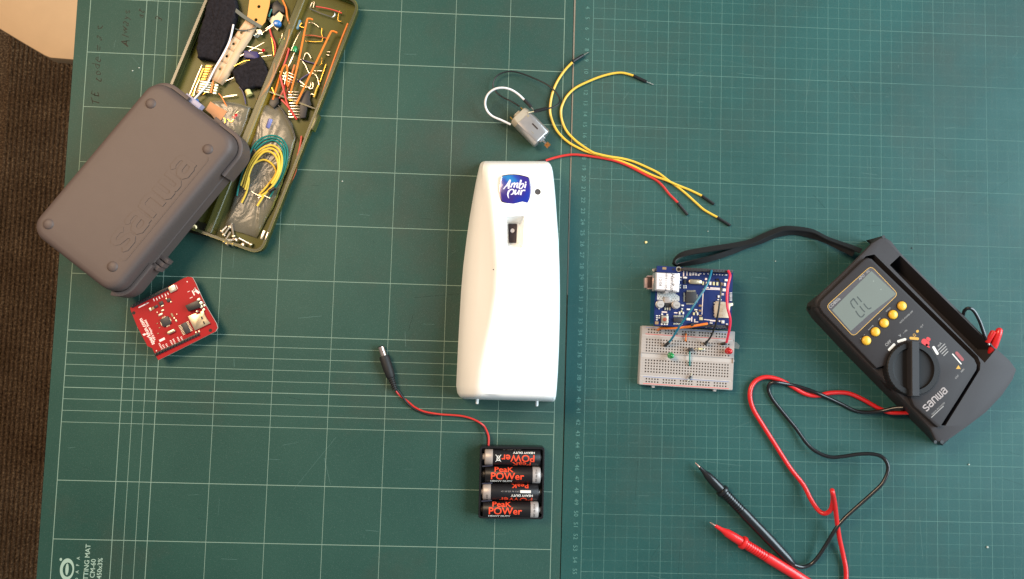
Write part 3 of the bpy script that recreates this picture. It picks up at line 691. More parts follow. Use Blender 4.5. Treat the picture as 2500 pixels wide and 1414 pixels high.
for i, (pts, m, r) in enumerate(([[(1165, -10, 4), (1205, 80, 5), (1215, 160, 6), (1240, 240, 6)], 'orange_wire', .8], [[(1240, 290, 6), (1215, 420, 6), (1130, 640, 5), (1040, 840, 4), (920, 985, 3)], 'orange_wire', .7],
        [[(1225, 470, 5), (1160, 600, 5), (1090, 730, 4), (1010, 870, 4), (930, 975, 3)], 'rust_wire', .8], [[(1090, 620, 4), (1080, 720, 4), (1030, 840, 4), (960, 940, 3)], 'rust_wire', .8], [[(1235, 480, 7), (1200, 600, 7), (1150, 720, 6)], 'red_wire', .8])):
    o = obj('hookup_wire', tube(cBOX.path(pts), r, 6, 4), m); tag(o, ('orange wire at the frame top crossing to the divider', 'long orange wire bent along the left of the divider', 'rust brown wire under the long orange wire at the divider', 'rust brown wire nearest the small foam piece', 'short red wire lying on the divider')[i], 'wire', OW)

# right compartment: jumpers, LED, chip
for i, (pts, m, lab) in enumerate(([[(1470, 195, 8), (1428, 185, 9), (1405, 230, 9), (1330, 600, 9), (1275, 820, 8.5), (1245, 930, 8)], 'orange_wire', 'long straight orange jumper wire nearer the divider, in the right compartment'],
        [[(1710, 325, 8), (1660, 308, 9), (1630, 350, 9), (1500, 620, 9), (1390, 850, 9), (1305, 1030, 9)], 'orange_wire', 'long straight orange jumper wire running down onto the black chip'],
        [[(1815, 232, 6), (1740, 420, 6), (1640, 700, 6), (1520, 1060, 5)], 'orange_wire', 'long orange wire along the right wall of the green box'],
        [[(1700, 540, 3.5), (1640, 740, 3.5), (1560, 960, 3.5)], 'rust_wire', 'rust wire beside the right wall of the green box'],
        [[(1290, 640, 6), (1220, 860, 6), (1215, 660, 7.5), (1180, 660, 7.5), (1150, 740, 7.5), (1075, 985, 5)], 'orange_wire', 'bent orange jumper wire next to the green LED'],
        [[(1280, 660, 4), (1250, 800, 4), (1205, 930, 4)], 'rust_wire', 'rust wire between the two orange jumper wires'])):
    o = obj('jumper_wire', tube(cBOX.path(pts), 0.85 if 'orange' in m else 0.8, 6, 4), m); tag(o, lab, 'wire', 'orange jumper wires in the right compartment')
for i, (pts, m, lab) in enumerate(([[(1145, 748, 8), (1180, 880, 8), (1222, 1040, 7), (1310, 1180, 5)], 'red_wire', 'red wire crossing the chip legs, upper of two'], [[(1160, 985, 7), (1230, 1060, 7), (1300, 1165, 6)], 'red_wire', 'red wire crossing the chip legs, lower of two'],
        [[(1140, 970, 4), (1175, 900, 5), (1200, 800, 5)], 'red_wire', 'short red wire left of the chip legs'])):
    o = obj('hookup_wire', tube(cBOX.path(pts), 0.9, 6, 4), m); tag(o, lab, 'wire')
JB = 'bent bare wire jumpers in the right compartment'
sil = [[(1465, 25, 4), (1440, 80, 4), (1470, 100, 4.5), (1660, 170, 4.5), (1685, 130, 4)], [(1485, 20, 3), (1475, 75, 3)], [(1430, 225, 4), (1480, 230, 4), (1530, 270, 4)], [(1560, 280, 4), (1555, 330, 4), (1560, 410, 4), (1400, 405, 3)], [(1375, 590, 4), (1395, 530, 4), (1425, 530, 4), (1452, 575, 4)],
       [(1560, 570, 4), (1555, 630, 4), (1535, 640, 4)], [(1600, 635, 3), (1550, 780, 3), (1500, 900, 3)], [(1485, 700, 4), (1560, 700, 4)], [(1350, 585, 5), (1400, 650, 5), (1430, 720, 5), (1480, 725, 5), (1515, 770, 5), (1530, 840, 5)], [(1340, 800, 6), (1440, 875, 6), (1470, 860, 6), (1470, 815, 6)],
       [(1450, 810, 5), (1440, 865, 5), (1350, 845, 5)], [(1480, 935, 4), (1445, 930, 4), (1440, 1010, 4), (1460, 1030, 4)], [(1735, 110, 4), (1720, 160, 4), (1720, 205, 4), (1750, 212, 4)], [(1360, 230, 5), (1340, 260, 5), (1385, 275, 5)], [(1610, 510, 3), (1640, 515, 3)], [(1605, 540, 3), (1630, 548, 3)], [(1065, 865, 6), (1098, 940, 6)]]
SIL = ('long bare staple at the top right corner', 'straight bare wire end beside the top corner staple', 'bent bare wire off the top of the nearer orange jumper', 'square bent bare wire between the two orange jumpers', 'small bare hook between the orange jumpers',
       'tiny bare hook right of the second orange jumper', 'long thin bare wire along the right wall', 'short straight bare wire crossing the second orange jumper', 'pale kinked bare wire behind the second orange jumper', 'bare bracket shape just above the black chip',
       'bare wire lying under the bracket shape above the chip', 'small bare staple right of the black chip', 'bare S shaped wire at the top right corner', 'bare loop beside the pale blue resistor', 'tiny bare dash by the right wall, upper one', 'tiny bare dash by the right wall, lower one', 'bare wire crossing the divider end beside the connector block')
for i, pts in enumerate(sil):
    o = obj('bare_jumper', tube(cBOX.path(pts), 0.46, 6, 2), 'gold_pin' if random.random() < 0.35 else 'tinned'); tag(o, SIL[i] + ', in the green box', 'wire', JB)
wire('jumper_wire', cBOX, [(1500, 65, 5), (1600, 82, 5), (1690, 105, 5), (1755, 130, 5)], 0.6, 'red_wire', 'thin dark red jumper at the top corner of the green box')
wire('jumper_wire', cBOX, [(1390, 350, 4), (1480, 352, 4), (1610, 380, 4)], 0.6, 'rust_wire', 'thin rust jumper crossing between the orange wires')
wire('jumper_wire', cBOX, [(1360, 590, 3), (1420, 610, 3), (1500, 630, 3)], 0.7, 'navy_wire', 'dark blue jumper under the orange wires, upper one')
wire('jumper_wire', cBOX, [(1320, 810, 3), (1380, 760, 3), (1440, 725, 3)], 0.8, 'navy_wire', 'dark blue jumper under the orange wires, lower one')
wire('jumper_wire', cBOX, [(1480, 960, 4), (1500, 900, 4), (1515, 860, 4)], 0.9, 'yellow_wire', 'short yellow jumper right of the black chip')
led(cBOX, 1295, 485, 15, -60, 'green_led', 'bright green LED with long bent leads, beside the orange jumper', [[(1290, 520, 6), (1250, 600, 6), (1215, 700, 6), (1190, 830, 6)], [(1255, 500, 6.5), (1290, 420, 6.5), (1325, 350, 6.5), (1350, 310, 6)], [(1275, 560, 6), (1240, 640, 5.5), (1170, 790, 5)]], 6, 2.4, 6)
o = obj('resistor', lathe(cBOX(1345, 200, 5), cBOX(1300, 330, 5), [(0, .9), (1, 1.4), (3, 1.1), (6, 1.1), (8, 1.4), (9, .9)], 10), pm('blue_resistor', (92, 132, 150), 0.4, var=0.2), None, 60); tag(o, 'pale blue resistor near the upper end of the divider', 'resistor')
# resistors bundle in the middle of the right compartment
for i in range(7):
    x, y = 1190 + i * 14, 720 + (i * 37) % 90
    o = obj('component_lead', tube(cBOX.path([(x - 45, y - 15, 6), (x, y + 5, 6.5), (x + 50, y + 25, 6)]), 0.36, 6, 3), 'tinned'); tag(o, ('first', 'second', 'third', 'fourth', 'fifth', 'sixth', 'seventh')[i] + ' thin resistor lead from the left, above the black chip', 'wire', 'resistor leads above the chip')
# 18-leg chip
def dip():
    t = thing('dip_chip', cBXb(880, 800, ZF), 'black chip with a row of long metal legs in the right compartment', 'chip')
    obj('body', prism(cBXb.poly([(900, 500), (970, 520), (955, 640), (1000, 800), (920, 850), (880, 1060), (770, 1070), (760, 760), (800, 600)], 6), 3, 6.5, 0.4), 'chip_black', t)
    for i in range(10):
        y = 540 + i * 56.5
        obj('leg', prism(cBXb.poly([(530, y - 12), (765 if i > 3 else 745, y - 9), (768 if i > 3 else 745, y + 12), (540, y + 9)], 4.5), 4, 4.9, 0.15), 'tinned', t)
dip()
o = obj('plug_housing', prism(cBXb.poly([(180, 680), (340, 640), (350, 760), (240, 880), (140, 790)], 4), ZF, 5, 0.5), 'black_plastic'); tag(o, 'small black connector block left of the chip legs', 'connector')
wire('hookup_wire', cBOX, [(1130, 1040, 5), (1190, 1120, 6), (1240, 1205, 6), (1280, 1300, 6), (1300, 1370, 6)], 0.7, 'black_plastic', 'thin black wire beside the right plastic bag')
wire('hookup_wire', cBX2, [(1358, 130, 3.5), (1345, 220, 3.5), (1300, 420, 3.5), (1240, 560, 3.5), (1172, 715, 3.5)], 0.9, 'red_wire', 'long dull red wire hugging the lower right wall')
wire('hookup_wire', cBX2, [(1320, 300, 3.2), (1300, 480, 3.2), (1240, 600, 3.2)], 0.7, 'rust_wire', 'rust wire beside the long dull red wire')

# plastic bags
clear_plastic('bag_film', (232, 226, 210), 0.10, 0.24, 0.16, 70, 0.12, shine=0.45)
def bag(q, poly, z0, h, label, t_name='plastic_bag'):
    pts = ccw(q.poly(poly, z0 + h / 2)); dense = []
    for i in range(len(pts)):
        a, b = pts[i], pts[(i + 1) % len(pts)]; m = max(1, int((b - a).length / 3))
        dense += [a + (b - a) * (j / m) for j in range(m)]
    c = sum(dense, Vector((0, 0))) / len(dense); rg = []
    for s_, f_ in ((1, 0.3), (0.96, 0.62), (0.85, 0.85), (0.68, .95), (0.45, 1.0), (0.2, 1.0)):
        rg.append([V3(c + (p - c) * s_ + Vector((random.uniform(-.3, .3), random.uniform(-.3, .3))), z0 + h * f_ + random.uniform(-.5, .5) * h * 0.22) for p in dense])
    o = obj(t_name, loft(rg, False, True), 'bag_film', None, 70); tag(o, label, 'plastic bag')
bag(cBOX, [(468, 990), (560, 985), (700, 1010), (862, 1052), (830, 1180), (790, 1300), (735, 1400), (600, 1320), (520, 1200), (430, 1090)], 2.0, 4.5, 'crinkled clear bag of parts at the right end of the grey case')
bag(cPX, [(638, 256), (688, 262), (712, 300), (722, 335), (706, 400), (668, 505), (626, 580), (548, 556), (572, 480), (600, 400), (622, 320)], 1.8, 3.2, 'crinkled clear bag under the yellow wire loops')
o = obj('card_chip', prism(cBXa.poly([(680, 900), (780, 730), (880, 800), (1120, 930), (940, 1190), (800, 1000)], 7), 6.6, 7.1), pm('brown_card', (190, 132, 88), 0.7, var=0.1)); tag(o, 'folded brown card scrap on the clear bag beside the grey case', 'card')
led(cBXa, 1300, 1030, 60, -60, 'red_led', 'red LED inside the bag beside the grey case', [[(1270, 1060, 4), (1190, 1150, 4)], [(1240, 1030, 4), (1350, 930, 4)]], 5, 1.9, 6)
wire('hookup_wire', cBXa, [(945, 570, 7), (1000, 630, 7), (1040, 700, 7), (1070, 760, 6.8), (1120, 850, 6)], 0.5, 'orange_wire', 'thin orange wire curling over the bag beside the case')
for i, pts in enumerate(([(1010, 1160), (1060, 1230), (1110, 1240)], [(1050, 1060), (1080, 1110), (1070, 1170)], [(1130, 1090), (1200, 1150), (1250, 1100)])):
    o = obj('component_lead', tube(cBXa.path(pts, 7.0), 0.4, 6, 3), 'gold_pin'); tag(o, ('curled gold lead touching the grey case below the brown card', 'curled gold lead at the corner of the brown card', 'curled gold lead beside the red LED in the bag')[i], 'wire', 'leads in the bag beside the case')
o = obj('capacitor', lathe(cBXb(180, 1090, 4), cBXb(110, 1290, 4), [(0, 1.6), (0.3, 2.2), (8.5, 2.2), (9, 1.6)], 14), pm('violet_cap', (112, 116, 170), 0.35), None, 50); tag(o, 'small blue violet capacitor inside the right bag', 'capacitor')

# loops of wire on the bag
YL = 'yellow wire loops on the bag'
for i, pts in enumerate(([(765, 790), (815, 680), (838, 560), (830, 500), (880, 410), (980, 365), (1060, 400), (1105, 470), (1090, 530), (1020, 620), (935, 715)],
        [(760, 620), (830, 440), (920, 290), (1040, 222), (1130, 258), (1165, 350), (1150, 480), (1090, 600), (1000, 700), (920, 820)],
        [(785, 640), (850, 430), (940, 300), (1050, 252), (1120, 300), (1142, 400), (1128, 520), (1050, 650), (960, 720)],
        [(800, 660), (860, 450), (960, 308), (1040, 284), (1105, 335), (1128, 430), (1112, 510), (1060, 600)])):
    zz = [7.0 + 0.9 * i] * len(pts)
    o = obj('wire_loop', tube([cBX2(p[0], p[1], z) for p, z in zip(pts, zz)], 0.95, 8, 5), 'yellow_wire')
    tag(o, ('smallest innermost yellow wire loop on the clear bag', 'largest outermost yellow wire loop on the clear bag', 'second largest yellow wire loop on the clear bag', 'third largest yellow wire loop on the clear bag')[i], 'wire', YL)
for i, pts in enumerate(([(720, 720), (745, 600), (800, 430), (875, 245), (960, 155), (1070, 125), (1170, 165), (1218, 265), (1210, 400), (1160, 545), (1085, 660), (1040, 745)],
        [(890, 255), (965, 178), (1070, 148), (1155, 185), (1195, 270), (1192, 390), (1145, 530), (1070, 650)], [(905, 270), (985, 200), (1075, 172), (1140, 210), (1178, 290), (1178, 400), (1135, 520)])):
    o = obj('wire_loop', tube(cBX2.path(pts, 5.2 + 0.8 * i), 0.8, 8, 5), 'teal_wire'); tag(o, ('outermost teal wire loop round the yellow loops', 'middle teal wire loop round the yellow loops', 'innermost teal wire loop against the yellow loops')[i], 'wire', 'teal wire loops on the bag')
def transistor():
    t = thing('small_diode', cBX2(1055, 670, 7), 'small black diode with bare legs across the yellow loop ends', 'diode')
    obj('body', lathe(cBX2(1100, 640, 9), cBX2(1005, 700, 9), [(0, 0.8), (0.4, 1.6), (6.3, 1.6), (6.8, 0.8)], 12), 'black_plastic', t)
    for pts in ([(1005, 700), (930, 740)], [(1000, 705), (930, 715), (865, 675)], [(985, 715), (1050, 745)]): obj('leg', tube(cBX2.path(pts, 8.4), 0.36, 6, 2), 'tinned', t)
transistor()
# screws in the lower right corner
SC = [((545, 810), (580, 1010)), ((510, 870), (430, 985)), ((530, 940), (435, 1095)), ((480, 1065), (620, 1065)), ((660, 1040), (850, 1140)), ((450, 1110), (570, 1135)), ((610, 1150), (725, 1140)), ((470, 850), (395, 930)), ((560, 800), (520, 860)), ((590, 1040), (480, 1125))]
SCL = ('steel screw standing highest in the heap, head down', 'screw left of the highest one, head low left', 'long screw slanting to the lower left', 'level screw across the middle of the heap', 'longest screw on the right of the heap', 'screw lying along the left bottom', 'level screw at the bottom right of the heap', 'screw furthest left in the heap', 'screw end peeking out at the top', 'screw crossing under the middle of the heap')
for i, (a, b) in enumerate(SC):
    z = 3.4 + (i % 4) * 1.0
    pa, pb = cBXd(a[0], a[1], z), cBXd(b[0], b[1], z); L_ = (pb - pa).length
    t = thing('machine_screw', (pa.x, pa.y, z - 1.5), SCL[i] + ', at the box corner', 'screw', 'loose screws in the box corner')
    pr = []
    d = 0.0
    while d < L_ - 0.4: pr += [(d, 0.85), (d + 0.3, 1.05)]; d += 0.6
    obj('shank', lathe(pa, pb, pr, 8), pm('screw_steel', (226, 204, 178), 0.38, 0.9, var=0.15), t)
    obj('head', lathe(pb, pb + (pb - pa).normalized(), [(-0.5, 2.0), (0.5, 2.05), (1.1, 1.6), (1.4, 0.6)], 12), 'screw_steel', t)
o = obj('threaded_nut', lathe(cBX2(295, 1032, 3.2), cBX2(295, 1032, 6.5), [(0, 2.7), (2.2, 2.7), (2.4, 2.4), (2.4, 1.2), (1.0, 1.1)], 14), pm('pale_nut', (214, 190, 140), 0.4, 0.3)); tag(o, 'pale ring nut in the box beside the grey case', 'nut')
o = obj('cream_plug', prism(cBX2.poly([(112, 1030), (145, 988), (238, 1008), (226, 1058)], 6), 3.1, 7, 0.5), 'cream_plastic'); tag(o, 'cream plastic plug sticking out under the grey case', 'plug')

# ================================================================ red shield board
pm('red_mask', (150, 8, 16), 0.5, var=0.06, vs=60, spec=0.25); pm('pcb_edge', (226, 190, 170), 0.6); pm('silk', (236, 216, 206), 0.6, var=0.05); pm('pad_tin', (206, 196, 176), 0.35, 0.8)
pm('sd_metal', (196, 180, 152), 0.35, 0.85, var=0.06); pm('smd_tan', (150, 120, 84), 0.5)
def build_red():
    Z0, Z1 = 9.6, 11.2
    q = cRED
    fr = Frame(q(760, 720, Z1).to_2d(), q(545, 1295, Z1), q(1335, 900, Z1))
    t = thing('shield_board', q(760, 720, 0), 'red printed circuit board with a memory card slot, beside the grey case', 'circuit board')
    out = [(162, 602), (158, 575), (430, 415), (690, 280), (900, 165), (955, 146), (1015, 155), (1060, 240), (1130, 400), (1200, 545), (1345, 790), (1362, 850), (1335, 900), (545, 1297), (500, 1215), (462, 1132), (395, 1102), (370, 1050), (250, 825)]
    obj('board', prism(q.poly(out, Z1), Z0 + 0.05, Z1), 'red_mask', t)
    obj('board_edge', loft([[V3(p, Z0 + 0.1) for p in inset(ccw(q.poly(out, Z1)), -0.12)], [V3(p, Z1 - 0.15) for p in inset(ccw(q.poly(out, Z1)), -0.12)]], False, False), 'pcb_edge', t)
    for a, b, zt in (((180, 560), (688, 305), 12.6), ((500, 1225), (1118, 935), 13.2)):
        pa, pb = q(a[0], a[1], Z1), q(b[0], b[1], Z1); d = (pb - pa); m = (pa + pb) / 2; L_ = d.length
        f2 = Frame(m.to_2d(), pa, pb)
        n = int(L_ / 2.54)
        obj('header', J(XF(box(0, 0, Z1 + 0.05, L_, 2.6, 0.9, 0.15), f2), XF(box(0, 0, 0.3, L_, 2.5, Z0 - 0.4), f2)), 'chip_black', t)
        for i in range(n):
            x = -L_ / 2 + (i + 0.5) * L_ / n
            obj('pin', J(XF(box(x, 0, Z1 + 0.96, 1.5, 1.5, zt - Z1 - 0.7, 0.15), f2)), 'black_plastic', t)
    def chip(cx, cy, w, h, rot, zt, mat, name, bev=0.15): return obj(name, fr.box(q(cx, cy, zt), q.mm(w, zt), q.mm(h, zt), Z1 + 0.06, zt - Z1, bev, rot), mat, t)
    # square processor with pins on four sides
    c = q(645, 765, 12.4)
    for sx, sy in ((1, 0), (-1, 0), (0, 1), (0, -1)):
        l = fr.inv(c); off = q.mm(66, 12)
        for k in range(8):
            u = (k - 3.5) * 0.42
            obj('pin', XF(box(l.x + sx * off + (u if sy else 0), l.y + sy * off + (u if sx else 0), Z1 + 0.05, 1.0 if sx else 0.24, 0.24 if sx else 1.0, 0.5), fr), 'pad_tin', t)
    chip(645, 765, 118, 112, 0, 12.5, 'chip_black', 'processor')
    chip(922, 856, 72, 150, 0, 12.7, 'chip_black', 'driver_chip')
    l = fr.inv(q(922, 856, 12))
    for s_ in (-1, 1):
        for k in range(8): obj('pin', XF(box(l.x + s_ * q.mm(55, 12), l.y + (k - 3.5) * q.mm(19, 12), Z1 + 0.05, q.mm(36, 12), q.mm(9, 12), 0.6), fr), 'pad_tin', t)
    sd = obj('card_slot', prism(q.poly([(952, 692), (1065, 650), (1075, 672), (1130, 650), (1122, 632), (1168, 612), (1180, 660), (1212, 725), (1262, 788), (1050, 890), (1000, 790)], 13), Z1 + 0.06, 13.0, 0.15), 'sd_metal', t)
    for a in ([(1128, 700), (1148, 690), (1166, 728), (1146, 738)], [(1158, 765), (1176, 756), (1194, 798), (1176, 806)]): obj('slot_window', prism(q.poly(a, 13.05), 13.02, 13.1), 'black_plastic', sd)
    obj('audio_jack', prism(q.poly([(912, 545), (1090, 468), (1135, 560), (960, 625)], 15), Z1 + 0.06, 15.0, 0.4), 'black_plastic', t)
    for a in ((1098, 462, 40, 26), (1132, 508, 42, 34), (1085, 540, 44, 22), (1138, 560, 34, 24), (1170, 602, 36, 26), (1182, 540, 22, 26), (1075, 625, 22, 14)): chip(a[0], a[1], a[2], a[3], 15, 14.2 if a[0] < 1150 else 12.2, 'bright_pin', 'solder_lug', 0.2)
    cr = q(720, 905, 13); l = fr.inv(cr)
    obj('crystal', XF(prism(rrect(q.mm(112, 13), q.mm(44, 13), q.mm(20, 13), 5, l.x, l.y), Z1 + 0.06, 13.4, 0.5), fr), 'sd_metal', t, 60)
    b = chip(738, 312, 92, 84, 0, 12.6, 'pad_tin', 'reset_button'); pc = q(742, 312, 13.2)
    obj('button_cap', lathe((pc.x, pc.y, 12.6), (pc.x, pc.y, 14), [(0, 1.7), (1.0, 1.7), (1.2, 1.3)], 14), pm('bone', (214, 200, 176), 0.5), b)
    for cx, cy, w, h, m_ in ((435, 598, 28, 44, 'pad_tin'), (470, 582, 34, 34, 'smd_tan'), (515, 558, 50, 34, 'chip_black'), (585, 512, 56, 50, 'chip_black'), (688, 470, 52, 46, 'chip_black'), (655, 450, 16, 22, 'pad_tin'), (720, 495, 18, 20, 'pad_tin'), (600, 550, 40, 16, 'pad_tin'),
            (735, 675, 22, 50, 'smd_tan'), (765, 720, 22, 22, 'pad_tin'), (792, 755, 20, 30, 'pad_tin'), (800, 665, 14, 14, 'pad_tin'), (530, 640, 12, 22, 'pad_tin'), (575, 670, 60, 26, 'pad_tin'), (605, 612, 40, 18, 'pad_tin'), (1065, 918, 20, 24, 'pad_tin'), (1108, 905, 20, 26, 'pad_tin'), (560, 850, 18, 12, 'smd_tan'), (540, 930, 16, 14, 'smd_tan'), (530, 790, 16, 12, 'smd_tan')):
        chip(cx, cy, w, h, 0, 11.9, m_, 'surface_part')
    for cx, cy in ((207, 646), (1266, 886)): p_ = q(cx, cy, Z1); obj('mounting_hole', prism(circ(p_.x, p_.y, 1.5, 16), Z1 + 0.02, Z1 + 0.06), 'hole_dark', t)
    # white print
    a1 = math.atan2(*(lambda a, b: (b.y - a.y, b.x - a.x))(q(452, 1030, Z1), q(322, 770, Z1)))
    obj('lettering', put(text('sparkfun.com', 3.3, 0.02), q(383, 905, Z1), a1, Z1 + 0.05), 'silk', t)
    obj('lettering', put(text('MP3 Player Shield', 1.9, 0.02), q(430, 882, Z1), a1, Z1 + 0.05), 'silk', t)
    obj('flame_emblem', ([V3(q(x, y, Z1), Z1 + 0.05) for x, y in ((352, 925), (375, 950), (345, 960), (325, 940), (345, 935))], [(0, 1, 2, 3, 4)]), 'silk', t)
    marks = []
    for (x, y, n, L_) in ((485, 465, 1, 34), (525, 455, 1, 34), (562, 435, 1, 34), (600, 415, 1, 34), (645, 400, 1, 40), (680, 380, 1, 30), (560, 1070, 5, 26), (610, 1090, 5, 26), (655, 1075, 4, 26), (715, 1030, 5, 26), (752, 1010, 6, 26), (812, 985, 5, 26), (860, 980, 4, 26)):
        for k in range(n):
            g = fr.box(q(x + k * 9, y + k * 18, Z1), q.mm(11 if n == 1 else 20), q.mm(L_ if n == 1 else 9), Z1 + 0.03, 0.03, 0, 0); marks.append(g)
    for x, y, w, h, rr in ((598, 1015, 78, 30, 0), (800, 285, 8, 60, 0), (1075, 345, 30, 90, 25), (1030, 370, 16, 70, 0), (1050, 330, 60, 14, 60), (1000, 435, 40, 8, 0), (330, 545, 120, 14, 0), (390, 515, 50, 8, 0), (520, 1168, 14, 14, 0), (945, 215, 14, 14, 0), (965, 350, 30, 6, 0)):
        marks.append(fr.box(q(x, y, Z1), q.mm(w), q.mm(h), Z1 + 0.03, 0.035, 0, rr))
    obj('silkscreen_mark', J(*marks), 'silk', t)
build_red()

# ================================================================ white air freshener dispenser
pm('white_abs', (243, 243, 240), 0.35, var=0.02, vs=20, bump=0.03)
def build_dispenser():
    q = cDSP
    t = thing('air_freshener', q(350, 700, 0), 'white plastic air freshener dispenser with a blue badge, lying on its back', 'dispenser')
    #  y, xL, xA(wall top), xB(crease), xR, z of wall top, z crease, z front
    rows = [(52, 232, 240, 250, 548, 4, 5, 6), (54, 222, 232, 245, 560, 12, 14, 16), (58, 212, 224, 240, 572, 17, 22, 27), (68, 204, 214, 234, 582, 20, 28, 34), (84, 199, 206, 230, 590, 21, 31, 38), (110, 193, 201, 228, 596, 22, 32.5, 40),
            (170, 180, 191, 233, 603, 23, 33, 41.5), (260, 164, 182, 243, 611, 24, 34, 43), (360, 147, 176, 252, 618, 24, 34.5, 44), (480, 130, 168, 262, 627, 24, 35, 45.5), (620, 113, 157, 269, 632, 24, 35.5, 46.5), (760, 101, 145, 264, 634, 24, 37, 47), (900, 93, 131, 244, 633, 24, 39, 47.5),
            (1050, 85, 117, 214, 629, 24, 40.5, 47.5), (1180, 79, 107, 190, 623, 24, 41, 47), (1270, 75, 102, 180, 617, 24, 40.5, 46), (1310, 81, 102, 178, 613, 22, 39, 44.5), (1328, 92, 106, 178, 609, 19, 36, 41), (1338, 106, 114, 180, 604, 13, 26, 30), (1342, 118, 124, 184, 598, 5, 8, 9)]
    rings = []
    for y, xl, xa, xb, xr, za, zb, zf in rows:
        yy = lambda x: y + (x - 350) * 0.030 if y > 1200 else y + (x - 350) * (0.03 * (y / 1200.0))
        w = lambda x, z: q(x, yy(x), z)
        pl = w(xl, 0); 
        pr = w(xr, zf * 0.78)
        ring = [pl, w(xl + (xa - xl) * 0.35, za * 0.45), w(xa, za), w(xa + (xb - xa) * 0.45, za + (zb + 2 - za) * 0.62), w(xb - 12, zb + (zf - zb) * 0.30), w(xb, zb + (zf - zb) * 0.56), w(xb + 14, zb + (zf - zb) * 0.84), w(xb + 32, zf - 0.5)]
        for k in (0.12, 0.3, 0.5, 0.7, 0.88): ring.append(w(xb + 32 + (xr - 24 - xb - 32) * k, zf + 0.8 * math.sin(math.pi * k)))
        ring += [w(xr - 24, zf - 0.3), w(xr - 9, zf * 0.965), w(xr - 2, zf * 0.88), pr, Vector((pr.x + 0.5, pr.y, 0))]
        rings.append(ring)
    sh = loft(rings)
    body = obj('shell', sh, 'white_abs', t, 40)
    zt, zb = 60, 30.0
    def frus(top, bot, z1, z0): return loft([[V3(p, z0) for p in bot], [V3(p, z1) for p in top]])
    o4 = ccw(inset(ccw(cREC.poly([(250, 200), (320, 178), (880, 158), (935, 190), (850, 1220), (800, 1268), (320, 1262), (275, 1210)], 45)), 0))
    i4 = ccw(cREC.poly([(360, 455), (400, 440), (740, 440), (770, 470), (705, 1075), (670, 1105), (420, 1105), (385, 1075)], zb))
    # scale so that the cutter is the right size where it meets the front
    c_ = [a + (a - b) * ((zt - 45.0) / (45.0 - zb)) for a, b in zip(o4, i4)]
    hp = cLOGO(1527, 752, 43.5)
    cut(body, frus(c_, i4, zt, zb), prism(circ(hp.x, hp.y, 2.6, 24), 38.0, 60))
    obj('sensor_window', prism(circ(hp.x, hp.y, 2.55, 24), 38.05, 42.2), pm('smoked', (74, 72, 74), 0.35), t)
    d4 = ccw(cREC.poly([(372, 462), (400, 450), (655, 450), (672, 475), (645, 1090), (625, 1105), (410, 1105), (385, 1075)], zb + 0.3))
    noz = obj('spray_opening', prism(d4, zb + 0.05, zb + 0.5), pm('dark_brown', (66, 54, 56), 0.5), t)
    np_ = cREC(513, 675, zb + 4)
    obj('nozzle', lathe((np_.x, np_.y, zb + 0.5), (np_.x, np_.y, zb + 9), [(0, 1.75), (3.0, 1.75), (3.4, 1.5), (3.4, 0.5), (3.0, 0.4)], 16), pm('nozzle_white', (212, 204, 204), 0.4), noz)
    # badge
    m = bpy.data.materials.new('badge_blue'); m.use_nodes = True; nt = m.node_tree; b = nt.nodes['Principled BSDF']; N = nt.nodes.new; Lk = nt.links.new
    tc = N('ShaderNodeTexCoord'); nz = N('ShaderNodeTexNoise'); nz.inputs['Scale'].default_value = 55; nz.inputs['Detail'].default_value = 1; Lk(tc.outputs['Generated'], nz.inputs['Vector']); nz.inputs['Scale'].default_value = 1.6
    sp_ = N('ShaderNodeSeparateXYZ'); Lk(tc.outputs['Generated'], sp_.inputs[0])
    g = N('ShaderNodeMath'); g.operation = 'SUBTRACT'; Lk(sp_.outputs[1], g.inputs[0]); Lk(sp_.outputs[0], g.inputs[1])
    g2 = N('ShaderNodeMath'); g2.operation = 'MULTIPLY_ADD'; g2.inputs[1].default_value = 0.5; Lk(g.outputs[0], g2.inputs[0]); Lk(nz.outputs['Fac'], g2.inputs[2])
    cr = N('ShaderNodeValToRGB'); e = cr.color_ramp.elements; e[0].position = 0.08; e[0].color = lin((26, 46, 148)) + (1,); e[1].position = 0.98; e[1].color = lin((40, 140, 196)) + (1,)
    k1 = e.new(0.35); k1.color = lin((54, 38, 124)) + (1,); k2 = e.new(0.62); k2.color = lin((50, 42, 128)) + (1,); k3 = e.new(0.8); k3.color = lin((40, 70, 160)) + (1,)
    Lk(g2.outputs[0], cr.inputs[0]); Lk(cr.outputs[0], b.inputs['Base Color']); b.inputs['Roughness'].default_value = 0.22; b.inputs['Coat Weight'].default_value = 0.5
    MATS['badge_blue'] = m
    bp = [(300, 190), (360, 175), (520, 152), (700, 145), (880, 160), (1060, 200), (1200, 240), (1230, 280), (1265, 420), (1288, 600), (1290, 760), (1270, 930), (1230, 1100), (1200, 1165), (1080, 1190), (900, 1212), (720, 1215), (540, 1190), (360, 1140), (280, 1110), (250, 1060), (215, 900), (195, 740), (200, 560), (230, 380), (265, 240)]
    ZS = 43.4
    rim = ccw(cLOGO.poly(bp, ZS))
    bd = obj('badge', prism(rim, ZS - 5.5, ZS + 0.35, 0.5), pm('chrome_rim', (120, 108, 128), 0.2, 0.9), t)
    obj('badge_face', prism(inset(rim, 0.75), ZS + 0.2, ZS + 0.5, 0.15), 'badge_blue', bd)
